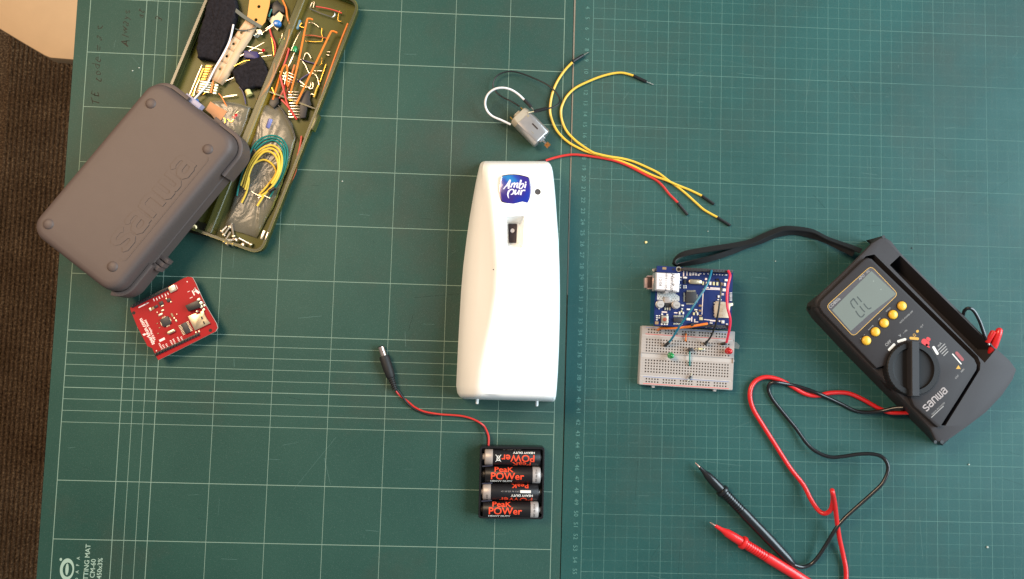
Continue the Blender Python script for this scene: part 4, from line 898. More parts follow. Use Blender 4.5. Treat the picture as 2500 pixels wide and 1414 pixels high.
    LT = [([(340, 668), (440, 545), (520, 430), (580, 345)], [30, 38, 44, 62]), ([(578, 350), (545, 470), (512, 655)], [50, 60, 62]), ([(430, 560), (530, 545)], [34, 34]),
          ([(655, 455), (620, 540), (590, 610)], 50), ([(625, 540), (690, 468), (735, 470), (700, 615)], [24, 36, 50, 50]), ([(725, 540), (790, 468), (838, 470), (800, 580), (830, 628)], [24, 36, 50, 52, 44]),
          ([(950, 350), (915, 480), (882, 590), (900, 645), (960, 640), (1020, 560), (1030, 490), (985, 478), (925, 530)], [60, 62, 56, 44, 40, 46, 44, 36, 26]), ([(1112, 480), (1075, 632)], 54), ([(1085, 425), (1135, 442)], 50),
          ([(528, 985), (492, 880), (515, 760), (590, 685), (670, 685), (700, 740), (660, 830), (590, 856)], [14, 44, 62, 40, 44, 50, 46, 20]), ([(772, 690), (738, 810), (765, 848), (830, 790), (865, 720)], [52, 52, 44, 30, 26]), ([(888, 695), (852, 855)], 52),
          ([(968, 700), (930, 872)], 54), ([(950, 790), (1010, 712), (1095, 715)], [30, 44, 52])]
    ps = []
    for i, (pts, w) in enumerate(LT):
        ws = [cLOGO.mm(v, ZS) for v in w] if isinstance(w, list) else [cLOGO.mm(w, ZS)] * len(pts)
        kk = 4; wi = []
        for a in range(len(pts) - 1):
            for j in range(kk): wi.append(ws[a] + (ws[a + 1] - ws[a]) * j / kk)
        wi.append(ws[-1])
        p3 = smooth([V3(p) for p in cLOGO.path(pts, ZS)], kk)
        ps.append(stroke(p3, wi, ZS + 0.45, ZS + 0.58 + i * 0.006))
    obj('lettering', J(*ps), pm('badge_white', (226, 222, 236), 0.35, var=0.02), bd)
    for x, y in ((188, 1345), (510, 1357)):
        p_ = q(x, y, 14); obj('peg', lathe(p_ + Vector((0, 5, 0)), p_ + Vector((0, -3.0, 0)), [(0, 1.3), (7, 1.3), (7.6, 1.0), (7.9, 0.3)], 12), 'white_abs', t)
    p_ = q(275, 636, 44.5); obj('speck', dome((p_.x, p_.y, 43.9), 0.5, 0.9, 8, 2), 'black_plastic', t)
build_dispenser()

# ================================================================ small motor
def build_motor():
    q = cMOT; HZ = 15.0
    a, b = q(545, 835, HZ), q(775, 1018, HZ)
    fr = Frame(((a + b) / 2).to_2d(), q(470, 905, 8), q(690, 1130, 8)); fr.y = Vector((-fr.x.y, fr.x.x))
    q0 = q(660, 925, HZ); fr.o = q0.to_2d()
    t = thing('hobby_motor', (q0.x, q0.y, 0), 'small silver electric motor with a brass pinion, above the dispenser', 'motor')
    def sec(x, w, h, ins=0):
        pts = []
        for i in range(32):
            an = 2 * math.pi * i / 32; y = 10.2 * w * math.cos(an); z = 10.2 * w * math.sin(an)
            z = max(-7.5 * h, min(7.5 * h, z)); pts.append(fr((x, y, 7.5 + z)))
        return pts
    pm('motor_can', (188, 184, 182), 0.34, 0.8, var=0.06, rv=0.06)
    can = obj('can', loft([sec(-11, 1, 1), sec(11.6, 1, 1), sec(12.6, 0.97, 0.96), sec(13.2, 0.9, 0.88), sec(13.2, 0.35, 0.35), sec(14.6, 0.33, 0.33)]), 'motor_can', t, 40)
    obj('end_cap', loft([sec(-17.6, 0.8, 0.72), sec(-17.2, 0.9, 0.9), sec(-15, 0.97, 0.97), sec(-11.05, 0.97, 0.97)]), pm('cap_grey', (164, 156, 140), 0.5), t, 40)
    obj('end_boss', loft([sec(-19.8, 0.36, 0.4), sec(-17.5, 0.4, 0.44)]), 'cap_grey', t, 40)
    for x, y, w, h in ((1.5, 2.0, 7.0, 1.3), (-9.5, 4.2, 1.8, 2.2), (4, -3.5, 3.4, 0.4)): obj('slot', XF(box(x, y, 15.0, w, h, 0.06), fr), 'hole_dark' if w > 2 and h > 1 else 'dull_metal', can)
    obj('terminal', XF(box(-19.2, -7.0, 7, 3.2, 0.8, 3.2), fr), 'gold_pin', t); obj('terminal', XF(box(-19.0, 6.0, 7, 3.0, 0.8, 3.2), fr), 'gold_pin', t)
    s0, s1 = fr((13, 0, 7.5)), fr((22.6, 0, 7.5))
    obj('shaft', lathe(s0, s1, [(0, 1.0), (9.4, 1.0), (9.6, 0.8)], 12), 'steel', t)
    pr = fr((18.6, 0, 7.5)); rg = []
    for x in (18.4, 22.4):
        ring = []
        for i in range(32):
            an = 2 * math.pi * i / 32; r = 2.3 if i % 4 < 2 else 1.75
            ring.append(fr((x, r * math.cos(an), 7.5 + r * math.sin(an))))
        rg.append(ring)
    obj('pinion', loft(rg), 'brass', t)
    obj('lead_wire', tube(q.path([(428, 902, 9), (330, 856, 9), (230, 812, 8), (172, 750, 9), (152, 670, 12), (178, 582, 15), (250, 522, 18), (340, 506, 19), (430, 526, 19), (510, 576, 18), (578, 640, 17)]), 0.98, 8, 5), 'white_wire', t)
    obj('lead_sleeve', tube(q.path([(575, 636, 17), (650, 715, 16.4)]), 1.6, 8, 1), 'black_plastic', t)
    obj('lead_tip', tube(q.path([(648, 713, 16.4), (672, 742, 16)]), 0.5, 6, 1), 'tinned', t)
    obj('lead_wire', tube(q.path([(522, 706, 9), (440, 655, 8), (330, 600, 6), (262, 540, 5), (238, 470, 5), (270, 390, 5), (340, 345, 5), (430, 330, 5), (540, 350, 5), (700, 412, 6), (830, 478, 8), (920, 562, 10), (958, 640, 12), (930, 692, 14), (850, 725, 16), (815, 730, 16.5)]), 0.7, 8, 5), 'black_plastic', t)
    obj('lead_sleeve', tube(q.path([(820, 728, 16.5), (678, 762, 16.3)]), 1.6, 8, 1), 'black_plastic', t)
    obj('lead_tip', tube(q.path([(680, 761, 16.2), (618, 774, 15.9)]), 0.5, 6, 1), 'bright_pin', t)
build_motor()

# ================================================================ loose jumper leads
def jumper(q_pts, r, mat, label, ends, grp=None):
    t = thing('jumper_lead', q_pts[len(q_pts) // 2], label, 'jumper wire', grp); BASE[t.name].z = 0; t.location.z = 0
    obj('wire', tube(q_pts, r, 8, 5), mat, t)
    for kind, a, b, tip in ends:
        obj('connector', tube([a, b], 1.45, 8, 1) if 0 else lathe(a, b, [(0, 0.9), (0.6, 1.45), ((Vector(b) - Vector(a)).length - 0.5, 1.4), ((Vector(b) - Vector(a)).length, 0.9)], 8), 'black_plastic', t)
        if tip is not None: obj('pin', tube([b, tip], 0.42, 6, 1), 'tinned', t)
y1 = cMOT.path([(1092, 232, 3), (1010, 320, 2), (930, 440, 1.6), (880, 560, 1.6), (855, 690, 1.6), (858, 800, 1.6), (900, 920, 1.6), (960, 1010, 1.6), (1060, 1100, 1.6), (1200, 1175, 1.6), (1290, 1208, 1.6)]) + cJMP.path([(830, 155), (950, 183), (1080, 225), (1200, 275), (1300, 325), (1430, 385), (1560, 430, 3.4), (1700, 490, 2.4), (1850, 550), (1988, 616)], 1.4)
jumper(y1, 1.08, 'yellow_wire', 'yellow jumper wire whose near end crosses the black motor lead and mat seam', [(0, cMOT(1095, 225, 3), cMOT(1215, 152, 2.2), cMOT(1267, 123, 1.2)), (0, cJMP(1985, 614, 1.5), cJMP(2132, 716, 1.5), None)], 'yellow jumper wires')
y2 = cMOT.path([(1752, 375, 2), (1640, 346, 1.8), (1540, 350, 1.6), (1400, 385, 1.6), (1250, 445, 1.6), (1120, 512, 1.6), (1030, 602, 1.6), (982, 700, 1.6), (970, 780, 1.6), (985, 870, 1.6), (1030, 970, 1.6), (1110, 1060, 1.6), (1200, 1130, 1.8), (1310, 1200, 3.6)]) + cJMP.path([(780, 128, 3.8), (900, 155, 3.6), (1060, 180, 2.4), (1200, 220), (1350, 285), (1480, 350), (1600, 440), (1700, 510), (1800, 590), (1900, 680), (2000, 770), (2080, 820), (2168, 867)], 1.5)
jumper(y2, 1.08, 'yellow_wire', 'yellow jumper wire with its bare pin furthest right, ending above the black strap', [(0, cMOT(1748, 374, 2), cMOT(1895, 442, 1.8), cMOT(1968, 472, 1)), (0, cJMP(2165, 866, 1.5), cJMP(2322, 966, 1.5), None)], 'yellow jumper wires')
rd = cJMP.path([(155, 203, 3), (260, 170, 2), (400, 140), (520, 134), (700, 155), (850, 180), (960, 204), (1080, 246), (1200, 303), (1330, 372), (1450, 432), (1530, 502), (1600, 590), (1660, 650), (1706, 697)], 1.4)
jumper(rd, 1.12, 'red_wire', 'red jumper wire running from the top of the dispenser', [(0, cJMP(156, 203, 3), cJMP(40, 222, 3), None), (0, cJMP(1702, 695, 1.5), cJMP(1822, 842, 1.5), None)])

# ================================================================ battery holder with barrel plug, and four cells
def build_battery():
    q = cBAT
    fr = Frame(q(732, 728, 0).to_2d(), q(225, 1270, 8), q(1205, 1280, 8))
    A, B, C, D = q(258, 178, 13), q(1232, 200, 13), q(1208, 1278, 13), q(228, 1268, 13)
    ctr = (A + B + C + D) / 4; fr = Frame(ctr.to_2d(), (D + A) / 2, (C + B) / 2)
    W = ((B - A).length + (C - D).length) / 2; L_ = ((A - D).length + (B - C).length) / 2
    t = thing('battery_holder', (ctr.x, ctr.y, 0), 'black four cell battery holder with a red and black cable and barrel plug', 'battery holder')
    pm('holder_black', (22, 21, 23), 0.32, var=0.2)
    obj('tray_floor', XF(prism(rrect(W - 0.5, L_ - 0.5, 2, 4), 0.2, 1.8), fr), 'holder_black', t)
    o_, i_ = rrect(W, L_, 2.5, 4), rrect(W - 3.2, L_ - 3.6, 1.4, 4)
    obj('wall', XF(loft([[V3(p, 0.15) for p in o_], [V3(p, 12.6) for p in o_], [V3(p, 13) for p in inset(ccw(o_), 0.4)], [V3(p, 13) for p in i_], [V3(p, 1.85) for p in i_]], False, False), fr), 'holder_black', t)
    ys = []
    for i in range(4):
        yc = fr.inv(q(740, (345, 606, 865, 1128)[i], 9)).y; ys.append(yc)
    for i in range(3):
        m = (ys[i] + ys[i + 1]) / 2
        obj('divider', XF(box(-W / 2 + 7.0, m, 1.9, 9, 0.9, 11.0, 0.2), lambda v, m=m: fr((v[0], v[1] + (v[0] + W / 2 - 7) * 0.10, v[2]))), pm('divider_sheen', (52, 52, 66), 0.25), t)
        obj('divider', XF(box(4, m, 1.9, W - 28, 0.6, 5.5), fr), 'holder_black', t)
    for i, yc in enumerate(ys):
        s_ = -1 if i % 2 == 0 else 1
        pts = []
        for k in range(28):
            an = k * 0.9; pts.append(fr((-s_ * (W / 2 - 2.2 - k * 0.13), yc + 3.4 * math.cos(an), 8.6 + 3.4 * math.sin(an))))
        obj('spring', tube(pts, 0.28, 5, 2), pm('dark_steel', (120, 114, 108), 0.4, 0.9), t)
        obj('contact_plate', XF(box(s_ * (W / 2 - 2.0), yc, 4, 0.5, 6, 7), fr), 'dark_steel', t)
    # cable and plug
    qa = cPLG
    p1 = [(432, 648, 3), (480, 708, 2.2), (560, 790, 1.6), (640, 858, 1.6), (740, 905, 1.6), (840, 930, 1.6), (980, 938, 1.8), (1100, 944, 2), (1220, 956, 2.2), (1330, 988, 2.4), (1420, 1036, 2.6), (1470, 1090, 3), (1508, 1170, 4), (1520, 1230, 5), (1516, 1330, 6)]
    rdp, bkp = [], []
    ph = [0.2, 0.7, 2.4, 3.2, 3.6, 3.2, 4.5, 4.6, 4.7, 4.6, 4.4, 2.6, 3.6, 3.9, 3.9]
    base = qa.path(p1)
    for i, p in enumerate(base):
        d = (base[min(i + 1, len(base) - 1)] - base[max(i - 1, 0)]).normalized(); n = Vector((-d.y, d.x, 0)); o2 = n * math.cos(ph[i]) * 0.85 + Vector((0, 0, 1)) * math.sin(ph[i]) * 0.75
        rdp.append(p - o2 + Vector((0, 0, .2))); bkp.append(p + o2 + Vector((0, 0, .2)))
    obj('red_strand', tube(rdp, 0.85, 8, 6), 'red_wire', t); obj('black_strand', tube(bkp, 0.85, 8, 6), 'black_plastic', t)
    a, b = qa(240, 120, 4.6), qa(415, 650, 4.0); d = (b - a).normalized(); L2 = (b - a).length
    k = L2 / 560
    plug = obj('plug_body', lathe(a, b, [(124 * k, 2.0), (126 * k, 4.3), (150 * k, 4.6), (300 * k, 4.5), (380 * k, 4.0), (400 * k, 3.4), (402 * k, 2.0)], 20), 'black_rubber', t, 30)
    pr = []
    for i in range(6): s0 = (402 + i * 26) * k; r = 3.3 - i * 0.15; pr += [(s0, r - 0.8), (s0 + 4 * k, r), (s0 + 16 * k, r), (s0 + 19 * k, r - 0.9)]
    obj('strain_relief', lathe(a, b, pr, 16), 'black_rubber', plug, 30)
    obj('barrel', lathe(a, b, [(10 * k, 2.0), (12 * k, 2.72), (123 * k, 2.72)], 20), pm('barrel_metal', (206, 186, 176), 0.25, 0.9), plug)
    obj('tip_ring', lathe(a, b, [(0, 1.6), (0.4, 2.6), (9 * k, 2.6), (10 * k, 1.6)], 18), 'black_plastic', plug)
    # cells
    pm('cell_black', (24, 22, 24), 0.42, var=0.15, spec=0.35); pm('cell_silver', (170, 160, 154), 0.45, 0.3, var=0.05); pm('cell_orange', (232, 76, 44), 0.4, var=0.05)
    r = 7.15
    rolls = (4, 0, 60, 2); flip = (1, 0, 1, 0)
    labs = ('black and orange battery in the top slot, with a crossed out bin symbol', 'black and orange battery in the second slot of the holder from the top', 'black battery rolled to its small white print, third slot from the top', 'black and orange battery in the bottom slot of the holder')
    for i, yc in enumerate(ys):
        cx = fr.inv(q((738, 746, 720, 726)[i], 600, 9)).x
        s_ = -1 if flip[i] else 1
        f = lambda v, s_=s_, cx=cx, yc=yc: fr((cx + s_ * v[0], yc + s_ * v[1], 9.0 + v[2]))
        b = thing('battery', f((0, 0, -r)), labs[i], 'battery', 'batteries in the holder')
        def cyl(prof, n=28): return XF(loft([[Vector((x, rr * math.cos(2 * math.pi * j / n), rr * math.sin(2 * math.pi * j / n))) for j in range(n)] for x, rr in prof]), f)
        obj('body', cyl([(-24.2, 5.5), (-24.0, r - 0.3), (-23.6, r), (17.2, r)]), 'cell_black', b, 40)
        obj('end_band', cyl([(17.25, r), (23.4, r), (24.0, r - 0.5), (24.3, 5.2)]), 'cell_silver', b, 40)
        obj('nub', cyl([(24.2, 2.7), (25.9, 2.7), (26.2, 2.3)], 16), 'cell_silver', b, 40)
        def wrap(sh, x, ang, rr=r + 0.06):
            sh = slice_y(sh, 0.6); a0 = R(ang + rolls[i])
            return XF(sh, lambda v: f((x + v[0], rr * math.sin(a0 + v[1] / rr), rr * math.cos(a0 + v[1] / rr))))
        for s2, x, an, sz, m_, bd, sxx in (('POWer', -4.9, -3, 6.0, 'cell_orange', 0.014, 1.04), ('PeaK', -8.0, 46, 5.2, 'cell_orange', 0.014, 1.08), ('HEAVY DUTY', -9.8, -44, 1.9, 'white_print', 0.03, 1.15), ('PeaK', -8.2, -116, 5.1, 'cell_orange', 0.012, 1.0), ('UM-3  R6  SIZE AA 1.5V', 0.5, -72, 1.1, 'grey_print', 0.0, 1.0)):
            obj('lettering', wrap(text(s2, sz, bd, sx=sxx), x, an), m_, b)
        tt = text('EXP. 06-2014', 1.5, 0.01); tt = ([Vector((-v.y, v.x, 0)) for v in tt[0]], tt[1])
        if i != 0: obj('lettering', wrap(tt, 20.4, 0, r + 0.05), 'chip_black', b)
        if i == 2: obj('print_label', wrap(([Vector((x, y, 0)) for x, y in ((-4.6, -1.1), (4.6, -1.1), (4.6, 1.1), (-4.6, 1.1))], [(0, 1, 2, 3)]), -12.8, -72), 'white_print', b)
        if i == 0:
            bn = [stroke([(-2.3, -3.0), (2.3, 3.2)], 0.45, 0, 0.001), stroke([(-2.3, 3.2), (2.3, -3.0)], 0.45, 0, 0.002), stroke([(-1.5, 2.0), (1.5, 2.0)], 0.7, 0, 0.003), stroke([(-1.4, 2.0), (-1.0, -1.8), (1.0, -1.8), (1.4, 2.0)], 0.4, 0, 0.004)]
            for g in bn: obj('bin_symbol', wrap(([Vector((v[0], v[1], 0)) for v in g[0]], [fc for fc in g[1] if all(abs(g[0][j][2]) > 0 for j in fc)]), 12.4, -3), 'white_print', b)
build_battery()

# ================================================================ breadboard
def build_breadboard():
    q = cBRD; ZT = 8.6
    A, B, C, D = q(106, 706, ZT), q(1028, 766, ZT), q(1005, 1345, ZT), q(86, 1290, ZT)
    ctr = (A + B + C + D) / 4; fr = Frame(ctr.to_2d(), (A + D) / 2, (B + C) / 2)
    W = ((B - A).length + (C - D).length) / 2; H = ((A - D).length + (B - C).length) / 2
    t = thing('breadboard', (ctr.x, ctr.y, 0), 'grey white solderless breadboard plugged with jumper wires, below the blue board', 'breadboard')
    pm('breadboard_abs', (166, 156, 149), 0.42, var=0.05, vs=60, sss=0.1); pm('hole_inside', (70, 60, 54), 0.7)
    P_ = 2.54; hs = 0.62                                              # hole pitch, half hole width
    xs = [(-14.5 + i) * P_ for i in range(30)]
    rows = [(i * P_ + 4.1) for i in range(5)] + [-(i * P_ + 4.1) for i in range(5)]
    rail_x = [(-14.5 + i + 0.5) * P_ for i in range(29) if i % 6 != 5][:25]
    rails = [20.6, 23.1, -20.6, -23.1]
    # top plate: one grid of cells, holes left open and walled
    def grid_plate(xl, yl, hole):
        vs_, fs_, idx = [], [], {}
        def vid(x, y, z):
            k = (round(x, 3), round(y, 3), round(z, 3))
            if k not in idx: idx[k] = len(vs_); vs_.append(Vector((x, y, z)))
            return idx[k]
        for i in range(len(xl) - 1):
            for j in range(len(yl) - 1):
                x0, x1, y0, y1 = xl[i], xl[i + 1], yl[j], yl[j + 1]
                if not hole(i, j): fs_.append((vid(x0, y0, ZT), vid(x1, y0, ZT), vid(x1, y1, ZT), vid(x0, y1, ZT)))
                else:
                    for a, b in (((x0, y0), (x1, y0)), ((x1, y0), (x1, y1)), ((x1, y1), (x0, y1)), ((x0, y1), (x0, y0))):
                        fs_.append((vid(*a, ZT), vid(*b, ZT), vid(*b, ZT - 1.6), vid(*a, ZT - 1.6)))
        return vs_, fs_
    def lines(cs, lo, hi):
        out = [lo]
        for c in sorted(cs): out += [c - hs, c + hs]
        return out + [hi]
    parts = []
    yt = 3.0
    for ys, xc, lo, hi in ((rows[:5], xs, 2.2, 17.2), (rows[5:], xs, -17.2, -2.2), (rails[:2], rail_x, 18.6, H / 2 - 0.6), (rails[2:], rail_x, -H / 2 + 0.6, -18.6)):
        parts.append(grid_plate(lines(xc, -W / 2 + 0.6, W / 2 - 0.6), lines(ys, lo, hi), lambda i, j: i % 2 == 1 and j % 2 == 1))
    obj('contact_field', XF(J(*parts), fr), 'breadboard_abs', t, kind='stuff')
    obj('contact_metal', XF(box(0, 0, ZT - 1.75, W - 4, H - 4, 0.1), fr), 'hole_inside', t)
    obj('body', XF(J(prism(rrect(W, H, 1.0, 3), 0.2, ZT - 1.9)), fr), 'breadboard_abs', t)
    o_, i_ = rrect(W, H, 1.0, 3), [Vector((sx * (W / 2 - 0.6), sy * (H / 2 - 0.6))) for sx, sy in ((1, 1), (-1, 1), (-1, -1), (1, -1))]
    ib = rrect(W - 1.3, H - 1.3, 0.3, 3)
    obj('rim', XF(loft([[V3(p, ZT - 1.95) for p in o_], [V3(p, ZT - 0.3) for p in o_], [V3(p, ZT) for p in inset(ccw(o_), 0.35)], [V3(p, ZT) for p in ib], [V3(p, ZT - 1.9) for p in ib]], False, False), fr), 'breadboard_abs', t)
    obj('centre_channel', XF(box(0, 0, ZT - 1.6, W - 1.4, 4.5, 0.5), fr), pm('channel_abs', (180, 172, 166), 0.4), t)
    for y in (17.9, -17.9): obj('rail_gap', XF(box(0, y, ZT - 1.2, W - 1.4, 1.5, 0.9), fr), 'channel_abs', t)
    pm('rail_red', (212, 96, 92), 0.5); pm('rail_blue', (112, 128, 168), 0.5)
    for y, m_ in ((18.95, 'rail_red'), (-18.9, 'rail_blue'), (-24.9, 'rail_red'), (24.9, 'rail_blue')): obj('rail_stripe', XF(box(0, y, ZT + 0.02, W - 7, 0.5, 0.04), fr), m_, t)
    ang = math.atan2(fr.x.y, fr.x.x)
    for i in range(10): 
        for sx in (-1, 1): obj('lettering', put(text('jihgfedcba'[i] , 1.4), fr((sx * (W / 2 - 2.4), sorted(rows)[9 - i] if 0 else sorted(rows, reverse=True)[i], 0)), ang - math.pi / 2, ZT + 0.03), 'grey_print', t)
    for x in (-W / 2 + 13.5, W / 2 - 15): obj('dovetail', XF(prism([(x - 1.6, -H / 2 + 0.2), (x + 1.6, -H / 2 + 0.2), (x + 1.1, -H / 2 - 2.0), (x - 1.1, -H / 2 - 2.0)], 0.3, 5.5), fr), 'channel_abs', t)
    obj('dovetail', XF(prism([(W / 2 - 0.2, -1.2), (W / 2 + 1.4, -1.0), (W / 2 + 1.4, 1.0), (W / 2 - 0.2, 1.2)], 0.3, 5.5), fr), 'channel_abs', t)
    clear_plastic('clear_tape', (226, 230, 226), 0.1, 0.3, 0, 200, 0.12, shine=0.4)
    o = obj('clear_tape', prism(q.poly([(1010, 870), (1040, 868), (1075, 905), (1065, 940), (1020, 930)], 8), 8.0, 8.2), 'clear_tape'); tag(o, 'scrap of clear tape on the right edge of the breadboard', 'tape')
    return ZT
ZB = build_breadboard()

# ================================================================ blue network board on its base board
def build_blue():
    q = cSHD; Z = 22.0
    t = thing('network_board', q(900, 700, 0), 'dark blue circuit board with a silver network socket, stacked on a base board', 'circuit board')
    pm('blue_mask', (18, 36, 92), 0.45, var=0.10, vs=50, spec=0.3); pm('teal_mask', (16, 74, 104), 0.4, var=0.1); pm('smd_white', (222, 216, 208), 0.45); pm('smd_cream', (206, 196, 150), 0.45)
    pts = [(200, 75), (700, 105), (1640, 170), (1745, 200), (1700, 1370), (140, 1290), (150, 900), (175, 560)]
    fr = Frame(q(900, 700, Z).to_2d(), q(165, 560, Z), q(1700, 640, Z))
    top = q.poly(pts, Z)
    obj('board', prism(top, Z - 1.6, Z), 'blue_mask', t)
    # base board under it, showing on the left
    low = cBRD.poly([(203, 300), (258, 128), (940, 190), (985, 730), (190, 690)], 9)
    obj('base_board', prism(low, 7.6, 9.2), 'teal_mask', t)
    for a, b in (((300, 150), (960, 190)), ((300, 690), (960, 725))):
        pa, pb = cBRD(a[0], a[1], 12), cBRD(b[0], b[1], 12); f2 = Frame(((pa + pb) / 2).to_2d(), pa, pb)
        obj('stack_header', XF(box(0, 0, 9.25, (pb - pa).length, 2.5, Z - 1.7 - 9.3), f2), 'black_plastic', t)
        obj('foot', XF(box(0, 0, 0.2, (pb - pa).length, 2.2, 7.3), f2), 'black_plastic', t)
    us = obj('usb_socket', prism(cBRD.poly([(165, 222), (250, 218), (250, 345), (165, 345)], 16), 9.25, 16, 0.4), pm('usb_dark', (74, 58, 54), 0.4, 0.4), t)
    obj('usb_shell', J(prism(cBRD.poly([(140, 235), (178, 232), (178, 338), (140, 335)], 15), 10, 15, 0.4), prism(cBRD.poly([(165, 214), (208, 212), (208, 226), (165, 226)], 16.4), 10, 16.4), prism(cBRD.poly([(165, 336), (208, 334), (208, 347), (165, 347)], 16.4), 10, 16.4)), pm('usb_pink', (206, 178, 172), 0.35, 0.6), us)
    obj('power_jack', prism(cBRD.poly([(212, 148), (250, 138), (258, 165), (218, 185)], 19), 9.25, 19, 0.4), 'tinned', t)
    ZS = Z + 13.2
    jk = obj('network_socket', prism(q.poly([(172, 205), (668, 230), (650, 605), (160, 572)], ZS), Z + 0.06, ZS, 0.5), pm('jack_metal', (206, 198, 196), 0.3, 0.75, var=0.05), t)
    obj('socket_label', prism(q.poly([(200, 222), (640, 245), (628, 575), (190, 548)], ZS + 0.05), ZS + 0.01, ZS + 0.08), pm('label_white', (224, 216, 214), 0.55), jk)
    a = math.atan2(-fr.x.x, fr.x.y) if 0 else math.atan2(fr.x.y, fr.x.x) - math.pi / 2
    for s_, x, y, sz, sh_ in (('HanRun', 515, 412, 3.3, 0.25), ('HR911105A', 385, 400, 2.2, 0), ('12/08', 272, 395, 2.4, 0)): obj('lettering', put(text(s_, sz, 0.012 if sh_ else 0, shear=sh_, spacing=1.05), q(x, y, ZS + .1), a, ZS + 0.12), 'chip_black', jk)
    p_ = q(398, 600, ZS - 1); obj('socket_lug', prism(circ(p_.x, p_.y, 1.6, 14), Z + 1, ZS - 0.6), 'jack_metal', jk)
    def chip(cx, cy, w, h, zt, mat, name='surface_part', bev=0.12, rot=0, par=None):
        return obj(name, fr.box(q(cx, cy, Z + zt), q.mm(w, Z), q.mm(h, Z), Z + 0.06, zt, bev, rot), mat, par or t)
    chip(895, 712, 215, 215, 1.5, 'chip_black', 'processor')
    for cx, cy, w, h in ((895, 588, 185, 34), (880, 846, 170, 34), (755, 712, 34, 185), (1015, 740, 30, 170)):
        n = 11
        for k in range(n):
            u = (k - (n - 1) / 2) / n
            chip(cx + (u * w if w > h else 0), cy + (u * h if h > w else 0), w / n * 0.55 if w > h else w, h / n * 0.55 if h > w else h, 0.6, 'pad_tin', 'pin', 0)
    l = fr.inv(q(978, 400, Z + 2)); obj('crystal', XF(prism(rrect(q.mm(275, Z), q.mm(100, Z), q.mm(46, Z), 5, l.x, l.y), Z + 0.06, Z + 3.0, 0.6), fr), 'sd_metal', t, 60)
    # perforated ground pad and regulator
    pad = obj('ground_pad', prism(q.poly([(205, 612), (370, 605), (430, 610), (560, 630), (655, 700), (655, 785), (520, 800), (500, 830), (330, 830), (305, 770), (200, 760)], Z), Z + 0.03, Z + 0.09), pm('solder_white', (214, 210, 204), 0.4, 0.3), t)
    for i in range(5):
        for j in range(8):
            x, y = 225 + j * 55 + (i % 2) * 26, 632 + i * 36
            if x < 630 and not (340 < x < 500 and y > 690): p_ = q(x, y, Z); obj('via', prism(circ(p_.x, p_.y, 0.32, 8), Z + 0.095, Z + 0.11), 'hole_dark', pad)
    chip(418, 770, 130, 125, 1.6, pm('reg_grey', (178, 170, 166), 0.4, 0.3), 'regulator'); chip(420, 875, 130, 70, 1.4, 'chip_black', 'regulator')
    for x in (362, 410, 458): chip(x, 950, 30, 56, 0.9, 'pad_tin', 'pin')
    for cx, cy in ((275, 853), (600, 868)):
        b = q(cx, cy, Z + 5.6); k = obj('capacitor', lathe((b.x, b.y, Z + 0.06), (b.x, b.y, Z + 6), [(0, 3.5), (1.2, 3.5), (1.3, 3.1), (1.6, 3.25), (5.2, 3.25), (5.6, 3.0), (5.65, 2.0)], 22), pm('cap_silver', (220, 212, 206), 0.32, 0.6), t, 40)
        obj('cap_mark', prism([Vector((b.x - 1.6, b.y + .2)), Vector((b.x - 1.6, b.y - 1.2)), Vector((b.x + 1.6, b.y - 1.2)), Vector((b.x + 1.6, b.y + .2))], Z + 5.66, Z + 5.72), 'grey_print', k)
    rb = chip(362, 1165, 140, 150, 2.2, 'pad_tin', 'reset_button'); b = q(362, 1165, Z + 3)
    obj('button_cap', lathe((b.x, b.y, Z + 2.25), (b.x, b.y, Z + 4), [(0, 1.75), (1.0, 1.75), (1.2, 1.4)], 14), pm('brick_red', (150, 70, 50), 0.5), rb)
    for x, y in ((305, 1060), (410, 1070), (298, 1260), (355, 1262), (405, 1262)): chip(x, y, 34, 32, 0.8, 'smd_white', 'pin')
    chip(635, 1178, 190, 85, 1.6, 'chip_black', 'buffer_chip')
    for k in range(8):
        chip(548 + k * 26, 1100, 15, 40, 0.8, 'pad_tin', 'pin'); chip(542 + k * 24, 1255, 15, 36, 0.8, 'pad_tin', 'pin')
    sd = obj('card_slot', prism(q.poly([(1395, 790), (1560, 810), (1660, 830), (1745, 830), (1745, 880), (1690, 900), (1660, 1135), (1375, 1125), (1370, 1040), (1360, 930)], Z + 1.6), Z + 0.06, Z + 1.6, 0.15), pm('sd_tan', (196, 176, 152), 0.42, 0.55), t)
    for y in (860, 945, 985, 1070): obj('slot_spring', prism(q.poly([(1440, y), (1540, y + 6), (1540, y + 16), (1440, y + 10)], Z + 1.7), Z + 1.62, Z + 1.7), 'smd_tan', sd)
    for k in range(5): chip(1380, 830 + k * 62, 46, 24, 0.8, 'smd_white', 'pin')
    for k in range(7): chip(1700, 625 + k * 26, 52, 12, 0.7, 'smd_white', 'pin')
    # headers along both long edges
    for a_, b_, zt in (((730, 138), (1735, 188), 8.4), ((890, 1270), (1700, 1320), 4.0)):
        pa, pb = q(a_[0], a_[1], Z + zt), q(b_[0], b_[1], Z + zt); f2 = Frame(((pa + pb) / 2).to_2d(), pa, pb); L_ = (pb - pa).length
        hd = obj('header', XF(box(0, 0, Z + 0.06, L_, 2.6, zt, 0.2), f2), 'chip_black', t); n = int(L_ / 2.54)
        for i in range(n): obj('socket_hole', XF(box(-L_ / 2 + (i + .5) * L_ / n, 0, Z + zt + 0.065, 0.9, 0.9, 0.05), f2), 'hole_dark', hd)
